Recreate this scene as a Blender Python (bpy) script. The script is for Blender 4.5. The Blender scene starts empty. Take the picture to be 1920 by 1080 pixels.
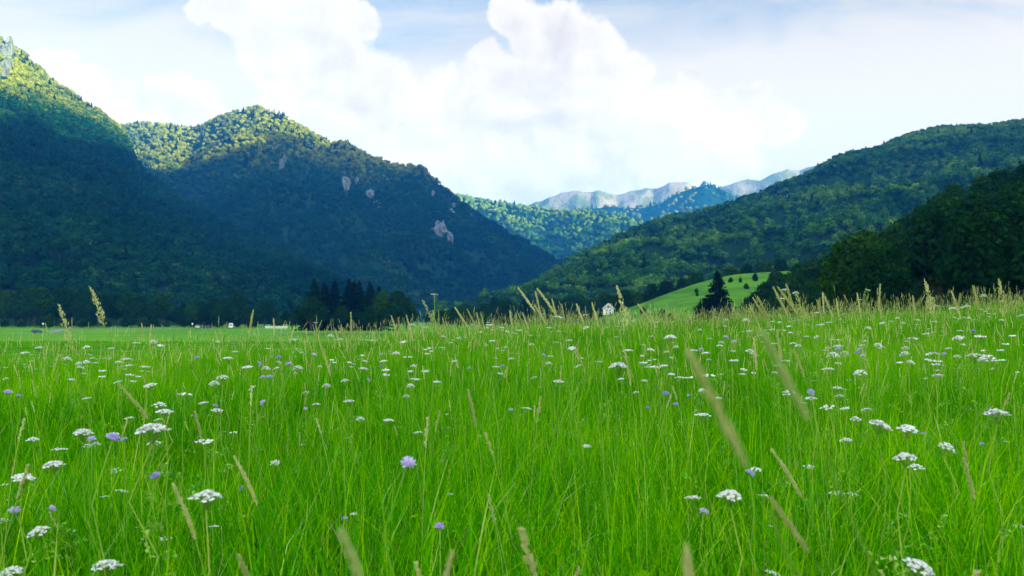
import bpy, math, random
import numpy as np
from mathutils import Vector, Euler, Matrix

R = math.radians
SC = bpy.context.scene
COL = SC.collection

# ------------------------------------------------------------------ camera
EYE = 1.25
FPX = 1493.0                     # 28 mm lens, in pixels of the 1920 wide frame
PITCH = math.atan(60.0 / FPX)
cam_d = bpy.data.cameras.new('camera')
cam_d.lens = 28.0
cam_d.sensor_width = 36.0
cam_d.clip_start = 0.05
cam_d.clip_end = 40000.0
cam_d.dof.use_dof = True
cam_d.dof.focus_distance = 5.5
cam_d.dof.aperture_fstop = 5.6
cam = bpy.data.objects.new('camera', cam_d)
COL.objects.link(cam)
cam.location = (0, 0, EYE)
cam.rotation_euler = (R(90) + PITCH, 0, 0)
SC.camera = cam

SUN_AZ, SUN_EL = R(118), R(13.5)    # clockwise from +Y (the view direction)
SDIR = np.array([math.sin(SUN_AZ) * math.cos(SUN_EL), math.cos(SUN_AZ) * math.cos(SUN_EL), math.sin(SUN_EL)])

SC.view_settings.view_transform = 'Standard'
SC.view_settings.look = 'None'
SC.view_settings.gamma = 1.0
SC.view_settings.exposure = 2.35
SC.cycles.use_denoising = True
SC.cycles.volume_bounces = 0
SC.cycles.max_bounces = 6
SC.cycles.diffuse_bounces = 3
SC.cycles.transmission_bounces = 4
SC.cycles.transparent_max_bounces = 4
SC.cycles.sample_clamp_indirect = 4.0
SC.cycles.use_adaptive_sampling = True
SC.cycles.adaptive_threshold = 0.015


# ------------------------------------------------------------------ node helper
class N:
    def __init__(s, nt):
        s.nt = nt

    def n(s, t, **k):
        o = s.nt.nodes.new(t)
        for a, v in k.items():
            setattr(o, a, v)
        return o

    def l(s, a, b):
        s.nt.links.new(a, b)

    def put(s, sock, v):
        if hasattr(v, 'node') or isinstance(v, bpy.types.NodeSocket):
            s.l(v, sock)
        else:
            sock.default_value = v

    def m(s, op, a, b=None, c=None, clamp=False):
        o = s.n('ShaderNodeMath', operation=op, use_clamp=clamp)
        s.put(o.inputs[0], a)
        if b is not None: s.put(o.inputs[1], b)
        if c is not None: s.put(o.inputs[2], c)
        return o.outputs[0]

    def v(s, op, a, b=None):
        o = s.n('ShaderNodeVectorMath', operation=op)
        s.put(o.inputs[0], a)
        if b is not None: s.put(o.inputs[1], b)
        return o.outputs['Value'] if op in ('LENGTH', 'DISTANCE', 'DOT_PRODUCT') else o.outputs[0]

    def mix(s, f, a, b, mode='MIX'):
        o = s.n('ShaderNodeMix', data_type='RGBA', blend_type=mode)
        s.put(o.inputs[0], f)
        s.put(o.inputs[6], a if not isinstance(a, tuple) else (*a, 1) if len(a) == 3 else a)
        s.put(o.inputs[7], b if not isinstance(b, tuple) else (*b, 1) if len(b) == 3 else b)
        return o.outputs[2]

    def ss(s, x, a, b, lo=0.0, hi=1.0):
        o = s.n('ShaderNodeMapRange', interpolation_type='SMOOTHSTEP')
        s.put(o.inputs[0], x)
        o.inputs[1].default_value = a; o.inputs[2].default_value = b
        o.inputs[3].default_value = lo; o.inputs[4].default_value = hi
        return o.outputs[0]

    def noise(s, vec, scale, detail=4.0, rough=0.55, dist=0.0):
        o = s.n('ShaderNodeTexNoise')
        if vec is not None: s.l(vec, o.inputs['Vector'])
        o.inputs['Scale'].default_value = scale
        o.inputs['Detail'].default_value = detail
        o.inputs['Roughness'].default_value = rough
        o.inputs['Distortion'].default_value = dist
        return o.outputs['Fac'], o.outputs['Color']


def px_dir(px, py):
    xc, yc = (px - 960.0) / FPX, (540.0 - py) / FPX
    y = math.cos(PITCH) - yc * math.sin(PITCH)
    z = math.sin(PITCH) + yc * math.cos(PITCH)
    return xc, y, z


def at(px, py, Y):
    x, y, z = px_dir(px, py)
    return Vector((x / y * Y, Y, EYE + z / y * Y))


# ------------------------------------------------------------------ sky
world = bpy.data.worlds.new('World')
SC.world = world
world.use_nodes = True
wt = world.node_tree
wt.nodes.clear()
w = N(wt)
tc = w.n('ShaderNodeTexCoord')
D = w.v('NORMALIZE', tc.outputs['Generated'])
sep = w.n('ShaderNodeSeparateXYZ'); w.l(D, sep.inputs[0])
elev = sep.outputs['Z']
sky = w.n('ShaderNodeTexSky', sky_type='NISHITA')
sky.sun_disc = False
sky.sun_elevation = SUN_EL
sky.sun_rotation = SUN_AZ
sky.altitude = 600
sky.air_density = 1.0
sky.dust_density = 0.6
sky.ozone_density = 1.2
S_STR = 0.05
CLOUD = 0.190 / S_STR             # a sunlit cloud shows just white
# thin high veil that whitens the blue
n1, _ = w.noise(D, 2.2, 5.0, 0.55, 0.6)
stretch = w.n('ShaderNodeMapping'); stretch.inputs['Rotation'].default_value = (0.3, 0.5, 0.5)
stretch.inputs['Scale'].default_value = (1.0, 5.0, 7.0)
w.l(D, stretch.inputs[0])
n2, _ = w.noise(stretch.outputs[0], 2.0, 6.0, 0.6, 0.8)
veil = w.m('ADD', w.ss(elev, 0.44, 0.22, -0.04, 1.25), w.m('MULTIPLY', w.m('SUBTRACT', n1, 0.5), 0.9))
veil = w.m('ADD', veil, w.m('MULTIPLY', w.m('SUBTRACT', n2, 0.5), 1.3))
veil = w.ss(veil, -0.25, 0.95)
BLUE = (0.050 / S_STR, 0.100 / S_STR, 0.150 / S_STR)
skyc = w.mix(0.75, sky.outputs[0], BLUE)
base = w.mix(veil, skyc, (1.34 * CLOUD, 1.15 * CLOUD, 0.85 * CLOUD))
# cumulus masses: (px, py, radius px) seen from the meadow, turned into sky directions
BL = [(965, 48, 42), (1045, 78, 62), (1120, 95, 62), (1185, 140, 56), (1120, 170, 90), (1010, 130, 55), (905, 130, 42), (940, 190, 90),
      (860, 210, 90), (655, 30, 58), (545, 35, 70), (440, 25, 48), (385, 22, 30), (520, 95, 80), (610, 150, 100), (700, 215, 110),
      (560, 240, 90), (800, 290, 150), (960, 290, 150), (1110, 270, 120), (1230, 290, 110), (1320, 215, 55),
      (1385, 195, 40), (1440, 172, 26), (1300, 150, 22), (1460, 225, 50), (125, 130, 46), (170, 175, 60), (250, 200, 80),
      (340, 205, 70), (680, 330, 140), (1330, 300, 100)]
# clouds of the rest of the sky, behind and beside the camera
BL2 = [(-0.9, -0.2, 0.45, 0.30), (-0.5, -0.8, 0.5, 0.34), (0.3, -0.9, 0.45, 0.3), (0.85, -0.3, 0.6, 0.28), (0.0, 0.1, 1.0, 0.30), (-0.6, 0.3, 0.8, 0.25), (0.6, 0.3, 0.9, 0.22)]
_, nc = w.noise(D, 7.0, 7.0, 0.62, 0.15)
warp = w.n('ShaderNodeVectorMath', operation='MULTIPLY_ADD')
w.l(nc, warp.inputs[0]); warp.inputs[1].default_value = (0.085, 0.085, 0.085); warp.inputs[2].default_value = (-0.0425, -0.0425, -0.0425)
DW = w.v('ADD', D, warp.outputs[0])


def blob_field(vec, lst):
    acc = None
    for c, r in lst:
        d = w.v('DISTANCE', vec, c)
        v = w.m('MULTIPLY_ADD', d, -1.0 / r, 1.0)
        acc = v if acc is None else w.m('SMOOTH_MAX', acc, v, 0.12)
    return acc


cl = []
for px, py, r in BL:
    a = Vector(px_dir(px, py)); L = a.length; a.normalize()
    cl.append((tuple(a), r / FPX / L * 1.05))
for x, y, z, r in BL2:
    a = Vector((x, y, z)).normalized()
    cl.append((tuple(a), r))
f0 = blob_field(DW, cl)
n3, _ = w.noise(D, 11.0, 9.0, 0.62, 0.2)
fld = w.m('ADD', f0, w.m('MULTIPLY', w.m('SUBTRACT', n3, 0.5), 0.85))
mask = w.ss(fld, -0.05, 0.18)
n4, _ = w.noise(D, 5.5, 6.0, 0.58, 0.3)
grey = w.m('MULTIPLY', w.ss(n4, 0.40, 0.68), w.ss(fld, 0.08, 0.5))
low = w.v('DISTANCE', D, tuple(Vector(px_dir(1010, 300)).normalized()))
n5, _ = w.noise(w.v('ADD', D, (0.010, -0.006, 0.016)), 11.0, 9.0, 0.62, 0.2)
n6, _ = w.noise(w.v('ADD', DW, (0.02, 0.0, 0.03)), 5.5, 3.0, 0.5, 0.3)
n7, _ = w.noise(DW, 5.5, 3.0, 0.5, 0.3)
rel = w.m('ADD', w.m('MULTIPLY', w.m('SUBTRACT', n3, n5), 2.6), w.m('MULTIPLY', w.m('SUBTRACT', n7, n6), 2.2))
grey = w.m('ADD', w.m('MULTIPLY', grey, 0.55), w.ss(low, 0.17, 0.03, 0, 0.35))
grey = w.m('SUBTRACT', w.m('ADD', grey, 0.10), rel, clamp=True)
ccol = w.mix(grey, (1.56 * CLOUD, 1.34 * CLOUD, 1.02 * CLOUD), (1.14 * CLOUD, 0.94 * CLOUD, 0.68 * CLOUD))
# brighter towards the sun; out-of-view sky boosted as added fill, low sky against haze
sund = w.v('DOT_PRODUCT', D, tuple(SDIR))
front = w.v('DOT_PRODUCT', D, (0.0, 0.97, 0.243))
boost = w.m('MULTIPLY', w.ss(sund, 0.1, 1.0, 1.0, 2.2), w.m('MULTIPLY', w.ss(elev, 0.40, 0.06, 1.0, 1.8), w.ss(front, 0.80, 0.45, 1.0, 2.35)))
full = w.mix(mask, base, ccol)
full = w.mix(1.0, full, w.n('ShaderNodeCombineColor').outputs[0], 'MULTIPLY') if False else full
bg = w.n('ShaderNodeBackground')
w.l(full, bg.inputs[0])
w.l(w.m('MULTIPLY', boost, S_STR), bg.inputs[1])
wo = w.n('ShaderNodeOutputWorld')
w.l(bg.outputs[0], wo.inputs[0])
world.cycles.sampling_method = 'MANUAL'
world.cycles.sample_map_resolution = 512

sl = bpy.data.lights.new('sun', 'SUN')
sl.energy = 5.0
sl.angle = R(0.55)
sl.color = (1.0, 0.90, 0.45)
sun = bpy.data.objects.new('sun', sl)
COL.objects.link(sun)
sun.rotation_euler = Vector(SDIR).to_track_quat('Z', 'Y').to_euler()
sun.location = (0, 0, 50)

# haze: the blue air of the valley
HAZE_DENS = 1.75e-4
HAZE_COL = (0.03, 0.30, 0.95)

# ------------------------------------------------------------------ numeric helpers
rng = np.random.default_rng(7)
random.seed(7)


def _hash(ix, iy, seed):
    h = (ix.astype(np.int64) * 374761393 + iy.astype(np.int64) * 668265263 + seed * 974711) & 0xffffffff
    h = ((h ^ (h >> 13)) * 1274126177) & 0xffffffff
    return ((h ^ (h >> 16)) & 0xffff) / 65535.0


def vnoise(x, y, seed=0):
    x = np.asarray(x, float); y = np.asarray(y, float)
    ix, iy = np.floor(x), np.floor(y)
    fx, fy = x - ix, y - iy
    fx = fx * fx * (3 - 2 * fx); fy = fy * fy * (3 - 2 * fy)
    ix = ix.astype(np.int64); iy = iy.astype(np.int64)
    a, b = _hash(ix, iy, seed), _hash(ix + 1, iy, seed)
    c, d = _hash(ix, iy + 1, seed), _hash(ix + 1, iy + 1, seed)
    return (a + (b - a) * fx) * (1 - fy) + (c + (d - c) * fx) * fy


def fbm(x, y, octaves=5, seed=0, gain=0.5):
    s, a, t = 0.0, 1.0, 0.0
    for k in range(octaves):
        s = s + a * vnoise(np.asarray(x) * 2 ** k + 17.3 * k, np.asarray(y) * 2 ** k - 9.1 * k, seed + k)
        t += a; a *= gain
    return s / t


def sst(x, a, b):
    t = np.clip((np.asarray(x, float) - a) / (b - a), 0, 1)
    return t * t * (3 - 2 * t)


def mesh(name, V, F, mats=(), mi=None, attrs=None, smooth=True):
    """F: (n,4) or (n,3) int array, or a list of such arrays"""
    me = bpy.data.meshes.new(name)
    V = np.asarray(V, np.float32).reshape(-1, 3)
    Fl = F if isinstance(F, list) else [F]
    Fl = [np.asarray(f, np.int32) for f in Fl if len(f)]
    loops = np.concatenate([f.ravel() for f in Fl])
    tot = np.concatenate([np.full(len(f), f.shape[1], np.int32) for f in Fl])
    start = np.concatenate([[0], np.cumsum(tot)[:-1]]).astype(np.int32)
    me.vertices.add(len(V)); me.vertices.foreach_set('co', V.ravel())
    me.loops.add(len(loops)); me.loops.foreach_set('vertex_index', loops)
    me.polygons.add(len(tot))
    me.polygons.foreach_set('loop_start', start)
    me.polygons.foreach_set('loop_total', tot)
    for m_ in mats: me.materials.append(m_)
    if mi is not None: me.polygons.foreach_set('material_index', np.asarray(mi, np.int32))
    me.polygons.foreach_set('use_smooth', np.full(len(tot), smooth, bool))
    for k, a in (attrs or {}).items():
        at_ = me.attributes.new(k, 'FLOAT', 'POINT')
        at_.data.foreach_set('value', np.asarray(a, np.float32))
    me.update(calc_edges=True)
    return me


class MB:
    """collects shapes into one mesh"""
    def __init__(s):
        s.V, s.Q, s.T, s.qm, s.tm, s.n, s.A = [], [], [], [], [], 0, []

    def add(s, V, Q=None, T=None, m=0, a=0.5):
        V = np.asarray(V, float).reshape(-1, 3)
        if Q is not None and len(Q): s.Q.append(np.asarray(Q) + s.n); s.qm += [m] * len(Q)
        if T is not None and len(T): s.T.append(np.asarray(T) + s.n); s.tm += [m] * len(T)
        s.V.append(V); s.n += len(V)
        s.A.append(np.full(len(V), a) if np.isscalar(a) else np.asarray(a))
        return s

    def box(s, c, d, m=0, rz=0.0, a=0.5):
        x, y, z = np.array(d) / 2
        P = np.array([[i * x, j * y, k * z] for k in (-1, 1) for j in (-1, 1) for i in (-1, 1)])
        cr, sr = math.cos(rz), math.sin(rz)
        P = P @ np.array([[cr, sr, 0], [-sr, cr, 0], [0, 0, 1]]) + np.array(c)
        return s.add(P, [[0, 2, 3, 1], [4, 5, 7, 6], [0, 1, 5, 4], [2, 6, 7, 3], [0, 4, 6, 2], [1, 3, 7, 5]], m=m, a=a)

    def tube(s, pts, rad, n=5, m=0, a=0.5, cap=True):
        pts = np.asarray(pts, float); rad = np.broadcast_to(np.asarray(rad, float), (len(pts),))
        tan = np.gradient(pts, axis=0)
        tan /= np.linalg.norm(tan, axis=1)[:, None] + 1e-12
        ref = np.array([0, 0, 1.0]) if abs(tan[0][2]) < 0.9 else np.array([1.0, 0, 0])
        u = np.cross(tan, ref); u /= np.linalg.norm(u, axis=1)[:, None] + 1e-12
        v = np.cross(tan, u)
        an = np.linspace(0, 2 * np.pi, n, endpoint=False)
        P = pts[:, None] + rad[:, None, None] * (u[:, None] * np.cos(an)[None, :, None] + v[:, None] * np.sin(an)[None, :, None])
        k = len(pts)
        i, j = np.meshgrid(np.arange(k - 1), np.arange(n), indexing='ij')
        Q = np.stack([i * n + j, i * n + (j + 1) % n, (i + 1) * n + (j + 1) % n, (i + 1) * n + j], -1).reshape(-1, 4)
        s.add(P, Q, m=m, a=a)
        return s

    def lathe(s, prof, n=12, m=0, o=(0, 0, 0), a=0.5):
        prof = np.asarray(prof, float)
        an = np.linspace(0, 2 * np.pi, n, endpoint=False)
        P = np.stack([prof[:, None, 0] * np.cos(an), prof[:, None, 0] * np.sin(an), np.repeat(prof[:, 1:2], n, 1)], -1) + np.array(o)
        k = len(prof)
        i, j = np.meshgrid(np.arange(k - 1), np.arange(n), indexing='ij')
        Q = np.stack([i * n + j, i * n + (j + 1) % n, (i + 1) * n + (j + 1) % n, (i + 1) * n + j], -1).reshape(-1, 4)
        return s.add(P, Q, m=m, a=a)

    def quads(s, C, U, W, m=0, a=0.5):
        """loose quads: centres C, half-axes U and W"""
        C, U, W = (np.asarray(x, float) for x in (C, U, W))
        P = np.stack([C - U - W, C + U - W, C + U + W, C - U + W], 1).reshape(-1, 3)
        Q = np.arange(len(C) * 4).reshape(-1, 4)
        if not np.isscalar(a): a = np.repeat(np.asarray(a), 4)
        return s.add(P, Q, m=m, a=a)

    def mesh(s, name, mats, smooth=True):
        F = []
        mi = []
        if s.Q: F.append(np.concatenate(s.Q)); mi += s.qm
        if s.T: F.append(np.concatenate(s.T)); mi += s.tm
        return mesh(name, np.concatenate(s.V), F, mats, mi, {'tint': np.concatenate(s.A)}, smooth)


def obj(name, me, parent=None, **p):
    o = bpy.data.objects.new(name, me)
    COL.objects.link(o)
    if parent is not None: o.parent = parent
    for k, v_ in p.items(): o[k] = v_
    return o


def empty(name, loc=(0, 0, 0), rz=0.0, **p):
    o = bpy.data.objects.new(name, None)
    o.empty_display_size = 0.2
    COL.objects.link(o)
    o.location = loc; o.rotation_euler = (0, 0, rz)
    for k, v_ in p.items(): o[k] = v_
    return o


def copy_tree(root, loc, rz=0.0, scl=(1, 1, 1), **p):
    c = root.copy(); COL.objects.link(c)
    c.location = loc; c.rotation_euler = (0, 0, rz); c.scale = scl
    for k, v_ in p.items(): c[k] = v_
    for ch in root.children:
        d = ch.copy(); COL.objects.link(d); d.parent = c
    return c


# ------------------------------------------------------------------ materials
def mat(name, build):
    m_ = bpy.data.materials.new(name)
    m_.use_nodes = True
    nt = m_.node_tree
    nt.nodes.clear()
    x = N(nt)
    out = x.n('ShaderNodeOutputMaterial')
    sh = build(x)
    x.l(sh, out.inputs[0])
    return m_


def principled(x, col, rough=0.8, spec=0.2, metal=0.0, normal=None):
    b = x.n('ShaderNodeBsdfPrincipled')
    x.put(b.inputs['Base Color'], (*col, 1) if isinstance(col, tuple) and len(col) == 3 else col)
    b.inputs['Roughness'].default_value = rough
    b.inputs['Specular IOR Level'].default_value = spec
    b.inputs['Metallic'].default_value = metal
    if normal is not None: x.l(normal, b.inputs['Normal'])
    return b.outputs[0]


def bump(x, h, strength=0.5, dist=0.1):
    b = x.n('ShaderNodeBump')
    b.inputs['Strength'].default_value = strength
    b.inputs['Distance'].default_value = dist
    x.l(h, b.inputs['Height'])
    return b.outputs[0]


def plain(name, col, rough=0.6, spec=0.3, metal=0.0, var=0.12, scale=6.0):
    def f(x):
        t = x.n('ShaderNodeTexCoord')
        n, _ = x.noise(t.outputs['Object'], scale, 5.0)
        c = x.mix(n, tuple(k * (1 - var) for k in col), tuple(min(1, k * (1 + var)) for k in col))
        return principled(x, c, rough, spec, metal)
    return mat(name, f)


def leafy(name, dark, mid, light, trans=0.3, attr_w=0.5, rand_w=0.5, patch=0.02, gloss=0.12, patch_w=0.3, sun_tint=0.0, stretch=None):
    """foliage: tint by leaf (attribute), by plant (object random) and by patch of land (position noise)"""
    def f(x):
        a = x.n('ShaderNodeAttribute', attribute_name='tint')
        oi = x.n('ShaderNodeObjectInfo')
        g = x.n('ShaderNodeNewGeometry')
        gp = g.outputs['Position']
        if stretch:
            mp = x.n('ShaderNodeMapping'); mp.inputs['Scale'].default_value = stretch; x.l(gp, mp.inputs[0]); gp = mp.outputs[0]
        n, _ = x.noise(gp, patch, 3.0)
        t = x.m('ADD', x.m('MULTIPLY', a.outputs['Fac'], attr_w), x.m('MULTIPLY', oi.outputs['Random'], rand_w))
        t = x.m('ADD', t, x.m('MULTIPLY', x.m('SUBTRACT', n, 0.5), patch_w * 2))
        if sun_tint:       # upper slopes tinted lighter and yellower, sunlight painted into the leaf colour
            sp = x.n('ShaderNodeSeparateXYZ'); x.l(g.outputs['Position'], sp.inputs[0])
            t = x.m('ADD', t, x.ss(sp.outputs['Z'], 250, 430, 0.0, sun_tint))
        r = x.n('ShaderNodeValToRGB')
        e = r.color_ramp.elements
        e[0].position = 0.05; e[0].color = (*dark, 1)
        e[1].position = 0.95; e[1].color = (*light, 1)
        k = r.color_ramp.elements.new(0.5); k.color = (*mid, 1)
        x.l(t, r.inputs[0])
        d = x.n('ShaderNodeBsdfDiffuse'); x.l(r.outputs[0], d.inputs[0])
        s_ = d.outputs[0]
        if trans:
            tr = x.n('ShaderNodeBsdfTranslucent'); x.l(r.outputs[0], tr.inputs[0])
            mx = x.n('ShaderNodeMixShader'); mx.inputs[0].default_value = trans
            x.l(s_, mx.inputs[1]); x.l(tr.outputs[0], mx.inputs[2]); s_ = mx.outputs[0]
        if gloss:
            gl = x.n('ShaderNodeBsdfGlossy'); gl.inputs['Roughness'].default_value = 0.45
            gl.inputs[0].default_value = (0.8, 0.9, 0.8, 1)
            fr = x.n('ShaderNodeFresnel'); fr.inputs[0].default_value = 1.35
            mx = x.n('ShaderNodeMixShader'); x.l(x.m('MULTIPLY', fr.outputs[0], gloss * 4), mx.inputs[0])
            x.l(s_, mx.inputs[1]); x.l(gl.outputs[0], mx.inputs[2]); s_ = mx.outputs[0]
        return s_
    return mat(name, f)


M = {}
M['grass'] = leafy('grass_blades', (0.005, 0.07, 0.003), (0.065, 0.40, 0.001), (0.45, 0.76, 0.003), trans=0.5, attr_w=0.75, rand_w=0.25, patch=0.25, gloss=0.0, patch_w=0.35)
M['seed'] = leafy('seed_head', (0.40, 0.46, 0.14), (0.62, 0.66, 0.25), (0.84, 0.83, 0.44), trans=0.5, patch=0.5, gloss=0.0)
M['straw'] = leafy('grass_stem', (0.10, 0.30, 0.02), (0.20, 0.44, 0.04), (0.44, 0.56, 0.09), trans=0.25, patch=0.5, gloss=0.05)
M['pale_head'] = leafy('soft_green_seed_head', (0.42, 0.56, 0.16), (0.60, 0.72, 0.26), (0.76, 0.82, 0.42), trans=0.6, patch=0.5, gloss=0.0)
M['brown'] = leafy('dry_seed_head', (0.05, 0.03, 0.015), (0.09, 0.05, 0.025), (0.15, 0.09, 0.04), trans=0.1, patch=0.5, gloss=0.0)
M['petal'] = leafy('white_florets', (0.62, 0.66, 0.58), (0.78, 0.80, 0.74), (0.88, 0.88, 0.86), trans=0.2, patch=3.0, gloss=0.0)
M['lilac'] = leafy('lilac_petals', (0.30, 0.27, 0.60), (0.52, 0.46, 0.78), (0.75, 0.66, 0.88), trans=0.3, patch=3.0, gloss=0.0)
M['yellow'] = leafy('yellow_petals', (0.5, 0.42, 0.02), (0.7, 0.6, 0.03), (0.8, 0.7, 0.05), trans=0.2, gloss=0.0)
M['forest'] = leafy('broadleaf_forest', (0.001, 0.018, 0.010), (0.008, 0.054, 0.014), (0.22, 0.26, 0.012), trans=0.0, attr_w=0.30, rand_w=0.26, patch=0.006, gloss=0.0, patch_w=0.45, sun_tint=0.6)
M['lit_tint'] = leafy('lit_tint_forest', (0.002, 0.032, 0.012), (0.040, 0.145, 0.018), (0.20, 0.32, 0.02), trans=0.0, attr_w=0.40, rand_w=0.35, patch=0.011, gloss=0.0, patch_w=0.8, stretch=(1.0, 0.45, 2.6), sun_tint=0.5)  # lit folds of the hillside painted in as stretched light and dark bands
M['leaf'] = leafy('broad_leaves', (0.003, 0.020, 0.006), (0.008, 0.042, 0.007), (0.03, 0.095, 0.008), trans=0.15, attr_w=0.5, rand_w=0.5, patch=0.05, gloss=0.0)
M['spruce'] = leafy('spruce_needles', (0.002, 0.009, 0.007), (0.004, 0.017, 0.011), (0.010, 0.032, 0.014), trans=0.05, attr_w=0.6, rand_w=0.4, gloss=0.0)


def f_bark(x):
    t = x.n('ShaderNodeTexCoord')
    n, _ = x.noise(t.outputs['Object'], 8.0, 6.0)
    return principled(x, x.mix(n, (0.035, 0.028, 0.02), (0.12, 0.10, 0.075)), 0.9, 0.1, normal=bump(x, n, 0.6, 0.05))


M['bark'] = mat('bark', f_bark)


def f_ground(x):
    g = x.n('ShaderNodeNewGeometry')
    n, _ = x.noise(g.outputs['Position'], 0.03, 6.0, 0.6)
    n2, _ = x.noise(g.outputs['Position'], 3.0, 6.0, 0.7)
    n5, _ = x.noise(g.outputs['Position'], 0.35, 4.0, 0.6)
    c = x.mix(x.ss(n, 0.3, 0.7), (0.075, 0.25, 0.008), (0.14, 0.36, 0.014))
    c = x.mix(x.m('MULTIPLY', n2, 0.7), c, (0.03, 0.12, 0.005))
    c = x.mix(x.ss(n5, 0.55, 0.8, 0, 0.35), c, (0.16, 0.24, 0.03))
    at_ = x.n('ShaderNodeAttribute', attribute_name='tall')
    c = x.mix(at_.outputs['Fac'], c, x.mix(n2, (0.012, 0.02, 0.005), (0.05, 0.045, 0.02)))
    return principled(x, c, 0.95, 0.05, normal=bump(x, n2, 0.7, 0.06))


M['ground'] = mat('mown_grass', f_ground)


def f_pasture(x):
    g = x.n('ShaderNodeNewGeometry')
    mp = x.n('ShaderNodeMapping'); mp.inputs['Scale'].default_value = (0.03, 0.03, 0.35); x.l(g.outputs['Position'], mp.inputs[0])
    n, _ = x.noise(mp.outputs[0], 1.0, 5.0, 0.6)
    n2, _ = x.noise(g.outputs['Position'], 0.8, 6.0, 0.7)
    c = x.mix(x.ss(n, 0.38, 0.62), (0.04, 0.15, 0.010), (0.10, 0.27, 0.014))
    c = x.mix(x.m('MULTIPLY', n2, 0.6), c, (0.02, 0.09, 0.006))
    return principled(x, c, 0.95, 0.05, normal=bump(x, n2, 0.8, 0.2))


M['pasture'] = mat('pasture_grass', f_pasture)


def f_slope(x):
    g = x.n('ShaderNodeNewGeometry')
    n, _ = x.noise(g.outputs['Position'], 0.02, 6.0, 0.7)
    n2, _ = x.noise(g.outputs['Position'], 0.12, 5.0, 0.7)
    c = x.mix(n, (0.002, 0.020, 0.008), (0.012, 0.045, 0.012))
    return principled(x, c, 0.95, 0.02, normal=bump(x, n2, 1.0, 4.0))


M['slope'] = mat('forest_floor', f_slope)


def f_rock(x):
    g = x.n('ShaderNodeNewGeometry')
    mp = x.n('ShaderNodeMapping'); mp.inputs['Scale'].default_value = (1, 1, 0.28); x.l(g.outputs['Position'], mp.inputs[0])
    n, _ = x.noise(mp.outputs[0], 0.16, 8.0, 0.75)
    c = x.mix(x.ss(n, 0.35, 0.65), (0.03, 0.055, 0.045), (0.19, 0.22, 0.22))
    return principled(x, c, 0.9, 0.1, normal=bump(x, n, 1.0, 3.0))


M['rock'] = mat('limestone', f_rock)


def f_alp(x):
    g = x.n('ShaderNodeNewGeometry')
    sp = x.n('ShaderNodeSeparateXYZ'); x.l(g.outputs['Position'], sp.inputs[0])
    mp = x.n('ShaderNodeMapping'); mp.inputs['Scale'].default_value = (1, 1, 0.6); x.l(g.outputs['Position'], mp.inputs[0])
    n, _ = x.noise(mp.outputs[0], 0.006, 9.0, 0.68)
    n2, _ = x.noise(mp.outputs[0], 0.03, 7.0, 0.7)
    c = x.mix(x.ss(n, 0.45, 0.56), (0.13, 0.15, 0.05), (0.27, 0.235, 0.17))
    c = x.mix(x.ss(n2, 0.5, 0.75, 0, 0.6), c, (0.12, 0.15, 0.08))
    return principled(x, c, 0.95, 0.05, normal=bump(x, n2, 1.0, 18.0))


M['alp'] = mat('alpine_rock', f_alp)

# ------------------------------------------------------------------ ground sheet
U_T = [-3, -0.9, -0.643, -0.44, -0.24, -0.04, 0.16, 0.36, 0.643, 0.9, 3]
G_T = [-0.25, -0.12, -0.04, 0.00, 0.06, 0.32, 0.48, 0.68, 1.08, 1.40, 2.2]
CREST = [11, 11.5, 12.5, 15, 19, 25, 25, 25, 25, 25, 25]


def H(x, y):
    x = np.asarray(x, float); y = np.asarray(y, float)
    r = np.maximum(y, 0.5)
    u = x / np.where(y > 0.5, r, 0.5 + np.abs(x) * 0.35)
    g_ = np.interp(u, U_T, G_T)
    cr = np.interp(u, U_T, CREST)
    near = g_ * sst(r / cr, 0.08, 1.0)
    far = -0.7 - 3.5 * sst(r, 50, 300) + 2.4 * sst(r, 320, 420)
    far = far + np.where(u > 0.1, 0.6, 0.0) * sst(u, 0.0, 0.5)
    t = sst(r, cr * 1.05, cr * 2.6)
    h = near * (1 - t) + far * t
    h = h + 0.05 * (fbm(x * 0.35, y * 0.35, 3, 3) - 0.5) * sst(r, 1, 6)
    return h


def Hs(x, y):
    return float(H(np.array([x]), np.array([y]))[0])


def build_ground():
    az = np.concatenate([np.linspace(-180, -50, 27)[:-1], np.linspace(-50, 50, 201), np.linspace(50, 180, 27)[1:]])
    rr = np.concatenate([[0.02], np.geomspace(0.4, 60, 110), np.geomspace(63, 14000, 70)])
    A, Rr = np.meshgrid(np.radians(az), rr, indexing='ij')
    X, Y = Rr * np.sin(A), Rr * np.cos(A)
    Z = H(X, Y)
    cr = np.interp(X / np.maximum(Y, 0.5), U_T, CREST)
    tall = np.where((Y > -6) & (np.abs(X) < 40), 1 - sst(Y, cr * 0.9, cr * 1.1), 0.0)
    na, nr = X.shape
    i, j = np.meshgrid(np.arange(na - 1), np.arange(nr - 1), indexing='ij')
    Q = np.stack([i * nr + j, i * nr + j + 1, (i + 1) * nr + j + 1, (i + 1) * nr + j], -1).reshape(-1, 4)
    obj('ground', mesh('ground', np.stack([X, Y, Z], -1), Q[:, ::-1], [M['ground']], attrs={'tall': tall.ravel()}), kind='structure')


build_ground()


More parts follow.
